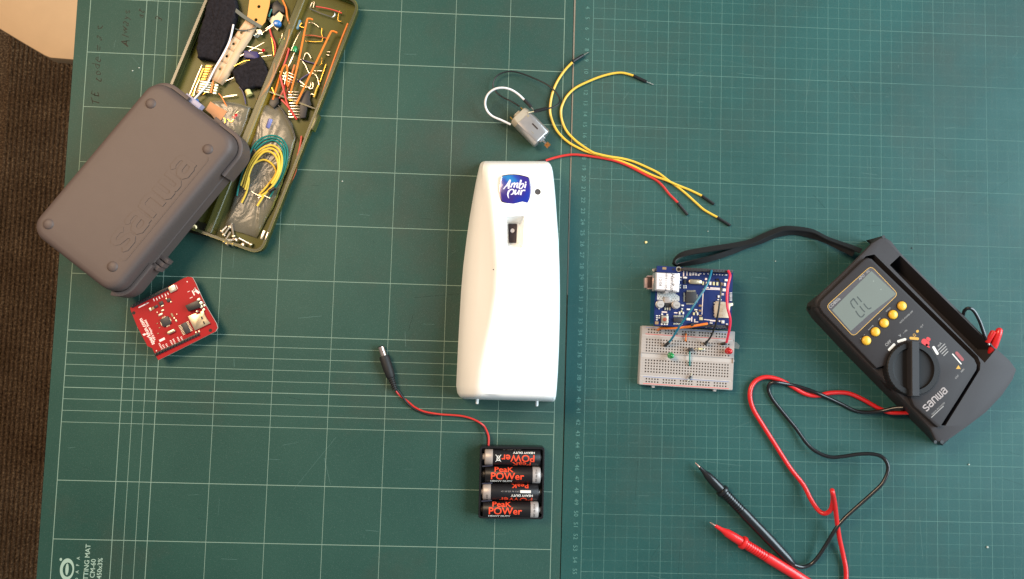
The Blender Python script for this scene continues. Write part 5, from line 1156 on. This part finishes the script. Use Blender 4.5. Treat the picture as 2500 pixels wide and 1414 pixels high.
    small = [(1135, 430, 40, 70, 'smd_cream'), (1212, 430, 36, 60, 'smd_white'), (1285, 432, 40, 70, 'smd_white'), (1355, 436, 40, 70, 'smd_cream'), (1425, 440, 40, 70, 'smd_cream'), (1515, 445, 34, 60, 'smd_tan'), (1578, 455, 44, 66, 'smd_white'), (1605, 368, 60, 44, 'smd_white'), (1565, 565, 66, 60, 'smd_white'), (1600, 262, 50, 22, 'smd_white'), (1430, 362, 60, 36, 'chip_black'),
        (685, 312, 30, 28, 'smd_white'), (680, 365, 26, 24, 'smd_white'), (675, 470, 24, 24, 'smd_white'), (672, 520, 24, 24, 'smd_white'), (770, 315, 80, 36, 'smd_white'), (768, 400, 50, 90, 'chip_black'), (745, 485, 28, 30, 'smd_white'), (790, 485, 28, 30, 'smd_white'), (745, 522, 28, 26, 'smd_white'), (790, 522, 28, 26, 'smd_white'),
        (720, 880, 52, 30, 'smd_white'), (840, 960, 70, 32, 'smd_white'), (710, 950, 36, 30, 'smd_white'), (700, 1000, 30, 40, 'smd_cream'), (735, 1035, 30, 50, 'smd_white'), (660, 1035, 30, 60, 'smd_white'), (990, 968, 60, 26, 'smd_white'), (1000, 1010, 30, 30, 'smd_cream'), (950, 1050, 36, 56, 'smd_cream'), (1025, 1050, 30, 60, 'smd_white'), (1075, 985, 52, 36, 'smd_tan'), (1082, 1088, 60, 26, 'smd_tan'), (1095, 1150, 70, 60, 'smd_cream'), (840, 1160, 80, 50, 'smd_white'), (1080, 885, 60, 40, 'smd_tan'),
        (200, 1090, 36, 22, 'smd_white'), (250, 1090, 26, 22, 'smd_white'), (200, 1132, 36, 22, 'smd_white'), (245, 1132, 26, 22, 'smd_white'), (198, 1172, 34, 22, 'smd_white'), (195, 1235, 70, 60, 'smd_tan'), (245, 945, 24, 26, 'smd_white'), (1455, 700, 40, 50, 'smd_white'), (1470, 765, 90, 20, 'smd_white'), (1540, 1215, 60, 60, 'smd_white'), (1470, 1200, 30, 30, 'smd_white'), (1300, 1238, 56, 22, 'smd_white'), (1620, 1260, 40, 22, 'smd_white')]
    for cx, cy, w, h, m_ in small: chip(cx, cy, w, h, 0.8, m_)
    # white print
    mk = []
    for x0, y0, x1, y1 in ((1140, 545, 1485, 562), (1140, 545, 1112, 1065), (1150, 1165, 1390, 1190)):
        mk.append(stroke([q(x0, y0, Z), q(x1, y1, Z)], 0.7, Z + 0.03, Z + 0.06 + 0.004 * len(mk)))
    for x, y, w, h in ((740, 235, 22, 110), (808, 225, 24, 100), (1385, 530, 220, 22), (1205, 515, 90, 20), (1195, 345, 44, 40), (1155, 240, 26, 26), (1080, 238, 40, 18), (1235, 238, 26, 20), (1355, 250, 20, 18), (1410, 256, 20, 18), (1470, 258, 30, 16), (1530, 262, 30, 20), (875, 245, 44, 60), (935, 240, 40, 60), (990, 245, 40, 56), (1045, 260, 36, 40),
                 (580, 1030, 70, 20), (350, 1015, 110, 26), (905, 1160, 20, 100), (965, 1190, 24, 70), (1005, 1215, 60, 18), (1520, 640, 80, 14), (1530, 665, 60, 14), (1320, 1330, 20, 16), (1430, 1335, 22, 16), (1490, 1338, 22, 16), (1545, 1340, 22, 16), (1200, 1322, 26, 16), (1600, 1342, 22, 16), (1330, 1195, 110, 18)):
        mk.append(fr.box(q(x, y, Z), q.mm(w, Z), q.mm(h, Z), Z + 0.03, 0.05))
    obj('silkscreen_mark', J(*mk), 'silk', t)
    p_ = q(640, 145, Z); obj('mounting_hole', J(prism(circ(p_.x, p_.y, 2.4, 18), Z + 0.02, Z + 0.05)), 'pad_tin', t); obj('mounting_hole', prism(circ(p_.x, p_.y, 1.5, 18), Z + 0.055, Z + 0.08), 'hole_dark', t)
    p_ = q(530, 148, Z); obj('mounting_hole', prism(circ(p_.x, p_.y, 0.9, 14), Z + 0.03, Z + 0.06), 'hole_dark', t); chip(350, 128, 80, 50, 0.1, 'smd_tan', 'test_pad', 0)
    # jumpers from this board to the breadboard
    qb = cBRD
    def jw(name_, pts, r, mat, label, conn=None, col='black_plastic'):
        jt = thing('board_jumper', qb(pts[0][0], pts[0][1], 0), label, 'jumper wire'); obj('wire', tube(qb.path(pts), r, 8, 5), mat, jt)
        if conn:
            a_, b_ = qb(*conn[0]), qb(*conn[1]); L2 = (b_ - a_).length; obj('connector', lathe(a_, b_, [(0, 0.8), (0.5, 1.4), (L2 - .4, 1.4), (L2, 1.0)], 8), col, jt)
    jw('t', [(797, 165, 31), (785, 215, 36), (760, 285, 39), (720, 360, 40), (640, 480, 39), (570, 590, 36), (505, 680, 31), (455, 755, 25), (420, 815, 20), (378, 872, 14.5)], 0.95, pm('blue_teal_wire', (22, 108, 132), 0.4), 'teal jumper wire from the blue board to the breadboard', ((380, 868, 15), (335, 908, 9.2)))
    jw('b', [(855, 245, 30.5), (885, 300, 34), (888, 380, 36), (878, 470, 36), (860, 590, 34), (830, 720, 28), (790, 815, 21), (748, 872, 15)], 0.8, 'black_plastic', 'black jumper wire from the blue board to the breadboard', ((752, 866, 15.5), (733, 890, 9.2)))
    jw('r', [(962, 168, 31), (980, 215, 35), (962, 300, 37), (950, 400, 37), (952, 520, 36), (972, 600, 34), (982, 660, 31), (972, 750, 25), (945, 872, 14)], 1.1, 'pink_wire', 'pinkish red jumper wire down the right edge of the blue board', ((945, 880, 12.5), (890, 890, 9.6)))
    jw('o', [(755, 688, 27), (720, 694, 27.5), (650, 706, 26), (520, 724, 22), (390, 733, 18), (300, 734, 15), (276, 742, 12.5), (270, 752, 9.0)], 1.1, 'orange_wire', 'orange jumper wire along the join of blue board and breadboard')
build_blue()
def on_bread(q):
    ZT = ZB
    wire('wire_link', q, [(545, 787, 8.9), (545, 800, 10.2), (543, 845, 10.2), (543, 858, 8.9)], 0.75, 'orange_wire', 'tiny orange wire link in the upper breadboard rail', k=2)
    wire('wire_link', q, [(581, 962, 9), (581, 975, 10.6), (581, 1080, 10.6), (580, 1100, 8.9)], 0.75, 'teal_wire', 'short teal wire link across the breadboard channel', k=2)
    c = q(590, 950, 13); t = thing('transistor', (c.x, c.y, 8.6), 'black transistor standing in the middle of the breadboard', 'transistor')
    pl = [Vector((c.x + 2.4 * math.cos(R(a)), c.y + 2.2 * math.sin(R(a)))) for a in range(-20, 201, 20)]
    obj('body', prism(pl, 10.5, 15, 0.3), 'chip_black', t)
    for dx in (-1.3, 0, 1.3): obj('leg', tube([(c.x + dx, c.y, 8.2), (c.x + dx, c.y, 10.6)], 0.25, 6, 1), 'tinned', t)
    for nm, a, b, m_, lab in (('resistor', (640, 936), (730, 940), 'bright_pin', 'pale resistor right of the transistor on the breadboard'), ('resistor', (602, 1180), (566, 1255), 'chip_black', 'dark resistor at the lower rail of the breadboard')):
        pa, pb = q(a[0], a[1], 10.6), q(b[0], b[1], 10.6); L_ = (pb - pa).length; t = thing('resistor', ((pa + pb) / 2), lab, 'resistor')
        BASE[t.name].z = 8.6; t.location.z = 8.6 * S
        obj('body', lathe(pa, pb, [(L_ * .28, .5), (L_ * .3, 1.0), (L_ * .36, 1.15), (L_ * .42, 0.95), (L_ * .6, 0.95), (L_ * .66, 1.15), (L_ * .72, 1.0), (L_ * .74, .5)], 12), m_ if m_ == 'chip_black' else 'smd_cream', t, 50)
        obj('lead', tube([V3(pa, 8.4), V3(pa, 10.3), pa.lerp(pb, .12), pa.lerp(pb, .3)], 0.27, 6, 2), 'bright_pin', t); obj('lead', tube([V3(pb, 8.4), V3(pb, 10.3), pb.lerp(pa, .12), pb.lerp(pa, .3)], 0.27, 6, 2), 'bright_pin', t)
    for (x, y, m_, lab, r, tip) in ((400, 1003, 'green_led', 'green LED standing in the breadboard channel', 2.4, (8, -6)), (972, 958, 'red_led', 'red LED at the right end of the breadboard', 2.6, (6, -10))):
        c = q(x, y, 15); t = thing('led', (c.x, c.y, 8.6), lab, 'LED')
        a_, b_ = Vector((c.x, c.y, 11.5)), Vector((c.x + tip[0] * .05, c.y + tip[1] * .05, 18))
        obj('lens', lathe(a_, b_, [(0, r * 1.18), (0.9, r * 1.18), (1.0, r), (4.2, r), (5.4, r * .85), (6.3, r * .5), (6.7, .15)], 18), m_, t, 50)
        for s_ in (-1.27, 1.27): obj('lead', tube([(c.x + s_, c.y, 8.2), (c.x + s_, c.y, 11.6)], 0.27, 6, 1), 'tinned', t)
on_bread(cBRD)

# ================================================================ multimeter in its holster
pm('holster', (56, 53, 55), 0.6, spec=0.3, var=0.08, vs=40, bump=0.25, bs=1600); pm('meter_face', (48, 44, 45), 0.6, spec=0.25, var=0.06, vs=40, bump=0.15, bs=1800); pm('dial_black', (30, 29, 30), 0.55, var=0.1, spec=0.25); pm('gold_line', (190, 146, 66), 0.45, 0.3)
pm('button_yellow', (230, 180, 54), 0.35, var=0.04, sss=0.1); pm('lcd', (116, 123, 117), 0.16, var=0.04, vs=30, coat=0.6); pm('lcd_ink', (50, 56, 51), 0.5); pm('ochre_print', (206, 156, 48), 0.6); pm('red_print', (206, 44, 46), 0.6); pm('pale_red_print', (150, 66, 66), 0.6)
def build_meter():
    q = cMTR; ZH, ZFc = 33.0, 38.0
    t = thing('multimeter', q(720, 700, 0), 'dark grey digital multimeter with yellow buttons in a rubber holster', 'multimeter')
    T = [((548, 64), 0), ((478, 108), (470, 118)), ((418, 172), (395, 190)), ((290, 300), (278, 312)), ((165, 418), (150, 425)), ((132, 462), (80, 480)), ((138, 520), (72, 520)), ((190, 585), (105, 572)), ((370, 780), (300, 780)), ((545, 950), (492, 975)), ((705, 1115), (655, 1140)), ((835, 1255), (800, 1282)), ((872, 1330), (852, 1338)), ((915, 1350), (900, 1357)), ((960, 1322), 0), ((1070, 1244), 0), ((1185, 1156), 0), ((1285, 1050), 0), ((1350, 955), 0), ((1374, 890), 0), ((1332, 832), 0), ((1240, 750), 0), ((1040, 545), 0), ((840, 350), 0), ((655, 165), 0), ((600, 95), 0)]
    top = [q(a[0], a[1], ZH) for a, b in T]; bot = []
    for (a, b), p in zip(T, top): bot.append(q(b[0], b[1], 0.4).to_2d() if b else p.to_2d() * 1.0)
    tp = [p.to_2d() for p in top]
    if area2(tp) < 0: tp.reverse(); bot.reverse()
    rg = [[V3(p, 0.4) for p in bot], [V3(a.lerp(b, 0.1), 6) for a, b in zip(bot, tp)], [V3(a.lerp(b, 0.55), ZH * 0.62) for a, b in zip(bot, tp)], [V3(p, ZH - 2.2) for p in tp], [V3(p, ZH - 0.6) for p in inset(tp, 0.7)], [V3(p, ZH) for p in inset(tp, 2.2)]]
    ho = obj('holster', loft(rg), 'holster', t, 38)
    F = [(478, 206), (452, 200), (425, 214), (190, 438), (160, 468), (152, 500), (175, 540), (340, 712), (505, 882), (556, 868), (620, 930), (700, 1020), (722, 1080), (738, 1118), (885, 1248), (905, 1240), (1020, 1060), (1125, 892), (1128, 862), (1112, 825), (800, 518)]
    cav = ccw(q.poly([(492, 180), (440, 190), (196, 428), (178, 480), (200, 540), (340, 700), (505, 868), (560, 890), (640, 960), (720, 1050), (750, 1110), (890, 1232), (930, 1236), (1030, 1075), (1142, 892), (1146, 850), (1128, 808), (820, 505)], ZH))
    chn = ccw(q.poly([(650, 186), (586, 246), (1172, 848), (1238, 768)], ZH))
    cut(ho, prism(cav, 20, 50), prism(chn, 8, 50))
    fc = obj('meter_body', prism(q.poly(F, ZFc), 20.05, ZFc, 1.6), 'meter_face', t, 38)
    Zp = ZFc + 0.04
    # knurled corners and screw holes
    for x, y in ((548, 72), (100, 506), (908, 1336), (868, 1336)): p_ = q(x, y, 33 if x > 200 else 14); obj('screw_hole', prism(circ(p_.x, p_.y, 1.5, 12), p_.z - (0.2 if x > 500 else 6), p_.z + 0.12), 'black_plastic', t)
    fr = Frame(q(720, 700, ZFc).to_2d(), q(190, 495, ZFc), q(465, 245, ZFc))
    ang = math.atan2(fr.x.y, fr.x.x)
    # display
    ol = []
    for (cx, cy), nb in zip(((470, 248), (190, 500), (362, 690), (640, 425)), range(4)): ol.append(q(cx, cy, ZFc).to_2d())
    def rounded(poly, r, n=5):
        poly = ccw(poly); out = []
        for i in range(len(poly)):
            a, b, c = poly[i - 1], poly[i], poly[(i + 1) % len(poly)]
            p0, p1 = b + (a - b).normalized() * r, b + (c - b).normalized() * r
            for k in range(n + 1):
                s_ = k / n; out.append(p0 * (1 - s_) ** 2 + b * 2 * s_ * (1 - s_) + p1 * s_ * s_)
        return out
    oo = rounded(ol, 4.5)
    disp = obj('display_frame', prism(inset(oo, 0.45), ZFc + 0.03, ZFc + 0.2), pm('display_bezel', (72, 66, 68), 0.3, var=0.06, coat=0.4), t)
    obj('gold_border', loft([[V3(p, ZFc + 0.03) for p in oo], [V3(p, ZFc + 0.25) for p in oo], [V3(p, ZFc + 0.25) for p in inset(oo, 0.5)], [V3(p, ZFc + 0.03) for p in inset(oo, 0.5)]], False, False), 'gold_line', disp)
    ls = rounded(cLCD.poly([(945, 190), (95, 1035), (500, 1490), (900, 1130), (1480, 690)], ZFc), 0.8, 3)
    lcd = obj('lcd_panel', prism(ls, ZFc + 0.22, ZFc + 0.32), 'lcd', disp)
    zl = ZFc + 0.34
    for i, pts in enumerate(([(495, 860), (560, 790), (600, 810)], [(500, 870), (545, 960), (590, 1000)], [(560, 795), (620, 860), (660, 920)], [(610, 1050), (660, 1130), (710, 1185)], [(700, 950), (750, 1020), (810, 1080)], [(715, 1190), (760, 1175), (800, 1120)],
            [(640, 745), (690, 800), (740, 860)], [(785, 895), (830, 960), (880, 1010)], [(885, 1015), (920, 1000), (950, 985)])):
        obj('lcd_segment', stroke(cLCD.path(pts, zl), 1.05, zl, zl + 0.02 + 0.004 * i), 'lcd_ink', lcd)
    for x, y in ((995, 410), (1155, 590)): p_ = cLCD(x, y, zl); obj('lcd_mark', prism(circ(p_.x, p_.y, 0.6, 8), zl, zl + 0.015), pm('lcd_faint', (128, 134, 124), 0.4), lcd)
    def tx(s_, qq, x, y, size, m_, a=None, bold=0.01, par=None, zz=None): obj('lettering', put(text(s_, size, bold), qq(x, y, ZFc), ang if a is None else a, Zp + (0.02 if zz is None else zz)), m_, par or fc)
    tx('CD800a', cLCD, 150, 878, 2.6, 'grey_print', zz=0.2, par=disp); tx('APO', cLCD, 735, 325, 2.2, 'grey_print', zz=0.2, par=disp); tx('AC', cLCD, 870, 205, 1.8, 'grey_print', zz=0.2, par=disp)
    for x, y in ((448, 711), (504, 657), (558, 603), (613, 551), (668, 497)):
        p_ = q(x, y, ZFc + 2); bz = obj('push_button', dome((p_.x, p_.y, ZFc + 0.7), 3.95, 1.9, 20, 5), 'button_yellow', t, 60)
        obj('button_skirt', prism(circ(p_.x, p_.y, 3.95, 20), ZFc + 0.03, ZFc + 0.75), 'button_yellow', bz); obj('button_well', prism(circ(p_.x, p_.y, 4.9, 20), ZFc + 0.015, ZFc + 0.06), 'hole_dark', bz)
    for s_, x, y in (('SELECT', 420, 690), ('RANGE', 470, 632), ('REL', 524, 578), ('HOLD', 577, 520)): tx(s_, q, x, y, 1.3, 'grey_print')
    tx('AUTO POWER OFF', q, 688, 566, 1.3, 'grey_print')
    # dial
    dc = q(732, 885, ZFc + 3)
    rg = []
    for rr, z in ((23.2, ZFc - 14), (23.2, ZFc + 2.6), (22.4, ZFc + 3.4), (18.2, ZFc + 3.4), (17.4, ZFc + 1.4), (15, ZFc + 0.9)):
        ring = []
        for i in range(96):
            an = 2 * math.pi * i / 96; r_ = rr - (0.45 if (rr > 20 and i % 2) else 0); ring.append(Vector((dc.x + r_ * math.cos(an), dc.y + r_ * math.sin(an), z)))
        rg.append(ring)
    dl = obj('selector_dial', loft(rg), 'dial_black', t, 30)
    pa, pb = q(744, 712, ZFc + 7), q(746, 1055, ZFc + 7); f3 = Frame(((pa + pb) / 2).to_2d(), pa, pb); L_ = (pb - pa).length
    obj('pointer_bar', loft([[f3((sx * (L_ / 2 - i_), sy * (w_), z)) for sx, sy in ((1, 1), (-1, 1), (-1, -1), (1, -1))] for i_, w_, z in ((0, 4.2, ZFc + 0.8), (0, 3.6, ZFc + 6.6), (0.5, 2.9, ZFc + 7.4))]), pm('pointer_grey', (46, 45, 48), 0.5, spec=0.3), dl)
    for s_ in (0,): pass
    tx('OFF', q, 577, 727, 2.6, 'grey_print')
    def bar(x, y, rot, L2, w, m_): a_ = R(rot); p_ = q(x, y, ZFc); c, s_ = math.cos(a_), math.sin(a_); obj('range_mark', XF(prism(rrect(L2, w, w * .48, 3), Zp, Zp + 0.06), lambda v: Vector((p_.x + v[0] * c - v[1] * s_, p_.y + v[0] * s_ + v[1] * c, v[2]))), m_, fc)
    for x, y, rot, m_ in ((598, 752, 46, 'white_print'), (660, 710, 18, 'white_print'), (737, 698, -3, 'ochre_print'), (868, 772, -58, 'white_print')): bar(x, y, rot, 8.4, 2.3, m_)
    bar(806, 722, -30, 7.5, 5.0, 'red_print'); bar(824, 702, -30, 4, 3.0, 'red_print'); bar(820, 745, -50, 4.5, 2.0, 'red_print')
    tx('V', q, 650, 680, 2.4, 'grey_print'); tx('~ Hz', q, 680, 655, 1.6, 'grey_print'); tx('\u03a9', q, 738, 678, 2.4, 'ochre_print'); bar(757, 654, 40, 2.6, 2.2, 'ochre_print'); tx('\u2022)) F', q, 783, 622, 1.5, 'grey_print')
    tx('mA', q, 893, 735, 2.2, 'grey_print')
    for k in range(4): bar(905 + k * 9, 752 + k * 13, 44, 9 - k, 0.8, 'grey_print')
    bar(1016, 808, -48, 10, 2.8, 'pale_red_print'); bar(1000, 825, -48, 12, 1.0, 'white_print')
    p0 = [q(x, y, ZFc) for x, y in ((1010, 862), (994, 886), (1024, 886))]; obj('warning_triangle', ([V3(p, Zp + 0.03) for p in p0], [(0, 1, 2)]), 'ochre_print', fc)
    tx('600V', q, 1035, 895, 1.4, 'grey_print'); tx('CAT', q, 1000, 935, 1.5, 'grey_print')
    w, wl = logo_word(5.4, 0.05, 0.2); o0 = q(812, 1150, ZFc); k_ = (q(948, 1020, ZFc) - o0).length / wl; c, s_ = math.cos(ang), math.sin(ang)
    obj('maker_word', XF(w, lambda v: Vector((o0.x + v[0] * k_ * c - v[1] * s_, o0.y + v[0] * k_ * s_ + v[1] * c, Zp + v[2]))), pm('logo_white', (156, 144, 140), 0.5), fc)
    tx('DIGITAL MULTIMETER', q, 885, 1130, 1.1, 'grey_print'); tx('TOKYO JAPAN', q, 880, 1152, 1.1, 'grey_print') if 0 else bar(880, 1150, 43, 15, 0.7, 'grey_print')
    # wrist strap, part of the holster
    qs = cSTR
    pts = [(2140, 340, 20), (2020, 290, 16), (1880, 240, 12), (1750, 190, 9), (1600, 115, 6), (1420, 85, 5), (1250, 88, 5), (1060, 160, 5), (900, 232, 6), (700, 275, 7), (420, 318, 8), (160, 365, 8), (55, 420, 8), (30, 470, 8), (80, 492, 6), (300, 455, 5), (500, 405, 4.5), (700, 335, 4), (850, 275, 3.8), (1000, 228, 3.6), (1200, 150, 3.6), (1400, 122, 3.6), (1600, 165, 4), (1750, 218, 6), (1890, 285, 10), (2060, 365, 14)]
    obj('wrist_strap', ribbon(qs.path(pts), 6.2, 1.0, [30, 40, 48, 50, 50, 48, 45, 45, 45, 42, 40, 42, 70, 88, 70, 45, 40, 40, 42, 45, 48, 48, 48, 48, 45, 40], 5), 'black_rubber', t, 50)
build_meter()

# ================================================================ test leads
pm('lead_red', (212, 36, 36), 0.34, var=0.05, coat=0.2); pm('lead_black', (24, 25, 27), 0.32, var=0.1, coat=0.2)
def probe(q, tip, neck, ring, end, mat, t, r=4.6, z=5.0):
    a, b = q(tip[0], tip[1], z), q(end[0], end[1], z); L_ = (b - a).length; rg = (q(ring[0], ring[1], z) - a).length; nk = (q(neck[0], neck[1], z) - a).length
    pr = [(5.5, 0.8), (6.0, 1.5), (nk * 0.8, 1.9), (nk, 2.6), (nk + 3, 3.6), ((nk + rg) / 2, 4.0), (rg - 2.2, 4.1), (rg - 2.0, 5.6), (rg - 1.2, 5.9), (rg + 0.6, 5.9), (rg + 1.2, 5.5), (rg + 1.4, 3.7)]
    d = rg + 2
    for i in range(9): pr += [(d, 4.3), (d + 1.3, 4.3), (d + 1.5, 3.75), (d + 2.1, 3.75)]; d += 2.3
    pr += [(d + .2, 4.3), (d + 4, 4.6), (L_ * 0.75, 4.5), (L_ - 8, 3.9), (L_ - 1, 2.6), (L_, 1.8)]
    obj('probe_handle', lathe(a, b, pr, 20), mat, t, 32)
    obj('probe_tip', lathe(a, b, [(0, 0.15), (1.2, 0.75), (5.6, 0.8)], 12), pm('probe_metal', (224, 180, 160), 0.3, 0.9), t, 40)
q = cLED
t = thing('test_lead', q(700, 1300, 0), 'red test lead with a red probe, running to the multimeter', 'test lead', 'multimeter test leads')
probe(q, (200, 1033), (300, 1085), (428, 1172), (925, 1475), 'lead_red', t, z=6.0)
obj('cable', tube(q.path([(1535, 296, 9), (1440, 297, 8), (1392, 290, 6), (1330, 264, 3), (1230, 208, 2.2), (1145, 170, 2.2), (1080, 161, 2.2), (1000, 165, 2.2), (940, 180, 2.2), (880, 180, 2.2), (820, 160, 2.2), (740, 112, 2.2), (660, 72, 2.2), (580, 57, 2.4), (518, 76, 2.6), (480, 122, 3), (470, 190, 3), (492, 272, 3), (550, 370, 3), (640, 512, 3), (740, 668, 3), (828, 780, 4), (880, 880, 7), (930, 952, 10), (972, 974, 13), (1012, 950, 17), (1028, 890, 22), (1026, 832, 27), (1022, 818, 30), (1026, 835, 33), (1040, 905, 24), (1054, 1020, 14), (1070, 1130, 8), (1096, 1250, 4), (1115, 1350, 3), (1112, 1440, 3), (1080, 1500, 3), (1010, 1520, 4), (930, 1480, 5.5), (915, 1468, 6)]), 2.0, 10, 6), 'lead_red', t, 60)
t = thing('test_lead', q(450, 1000, 0), 'black test lead with a black probe, looping over the mat', 'test lead', 'multimeter test leads')
probe(q, (102, 632), (175, 700), (300, 812), (765, 1318), 'lead_black', t, z=6.0)
obj('cable', tube(q.path([(1500, 262, 16), (1440, 266, 12), (1350, 286, 6.5), (1250, 294, 3), (1170, 281, 2), (1080, 236, 2.2), (1000, 197, 4), (930, 168, 6.0), (840, 134, 4), (740, 108, 3), (650, 93, 5.5), (606, 102, 4), (594, 140, 2), (620, 202, 2), (690, 292, 2.2), (780, 402, 3), (850, 500, 5), (920, 560, 7), (1010, 594, 9), (1100, 590, 11), (1200, 575, 14), (1290, 574, 17), (1352, 590, 19), (1390, 632, 21), (1396, 690, 21), (1360, 770, 20), (1290, 840, 18), (1200, 920, 16), (1110, 1002, 14), (1050, 1072, 12.5), (990, 1170, 9), (930, 1262, 6), (880, 1314, 4), (825, 1332, 4), (775, 1322, 5.5), (760, 1312, 6)]), 1.65, 10, 6), 'lead_black', t, 60)
# the loose lead end in the holster channel
q = cMTR
t = thing('clip_lead', q(1190, 720, 8), 'red tipped spare lead poking out of the multimeter holster', 'lead')
obj('cap', lathe(q(1205, 800, 27), q(1272, 622, 36), [(0, 1.6), (2, 2.8), (10, 3.4), (20, 3.2), (24, 2.6), (25.4, 1.2)], 14), 'lead_red', t, 50)
obj('cap', lathe(q(1185, 725, 33), q(1235, 640, 36), [(0, 1.5), (1, 2.2), (11, 2.3), (12, 1)], 12), 'lead_red', t, 50)
obj('cord', tube(q.path([(1040, 552, 30), (1048, 525, 35), (1072, 512, 38), (1104, 528, 38), (1140, 592, 36), (1168, 670, 34), (1192, 728, 33)]), 1.5, 8, 5), 'lead_black', t)
obj('cord_sleeve', tube(q.path([(1180, 700, 33.6), (1196, 738, 33)]), 1.0, 8, 1), 'tinned', t)

pm('pale_speck', (168, 176, 166), 0.6)
# ================================================================ crumbs on the mats
for x, y, m_, lab, s_ in ((1577, 592, 'cream_plastic', 'yellow crumb on the mat above the blue board', 1.6), (2365, 1134, 'pale_speck', 'white flake on the mat below the multimeter', 1.1), (2410, 1336, 'pale_speck', 'white chip on the mat near the bottom right corner', 1.2), (1728, 565, 'pale_speck', 'white speck on the mat beside the yellow jumper end', 0.7), (1893, 638, 'pale_speck', 'white speck on the mat below the strap', 0.7), (324, 173, 'pale_speck', 'white speck on the left mat above the case, left of two', 0.9), (340, 166, 'pale_speck', 'white speck on the left mat above the case, right of two', 0.8), (2226, 606, 'black_plastic', 'black speck on the mat right of the holster top', 0.8), (836, 443, 'pale_speck', 'thin pale fleck on the mat right of the green box', 0.9)):
    p_ = P(x, y, 0); pl = [Vector((p_.x + s_ * random.uniform(.6, 1.1) * math.cos(a), p_.y + s_ * random.uniform(.5, 1) * math.sin(a))) for a in (0.2, 1.1, 2.2, 3.4, 4.4, 5.5)]
    o = obj('crumb', prism(pl, 0.1, 0.1 + s_ * 0.6, s_ * 0.2), m_, None, 60); tag(o, lab, 'crumb')
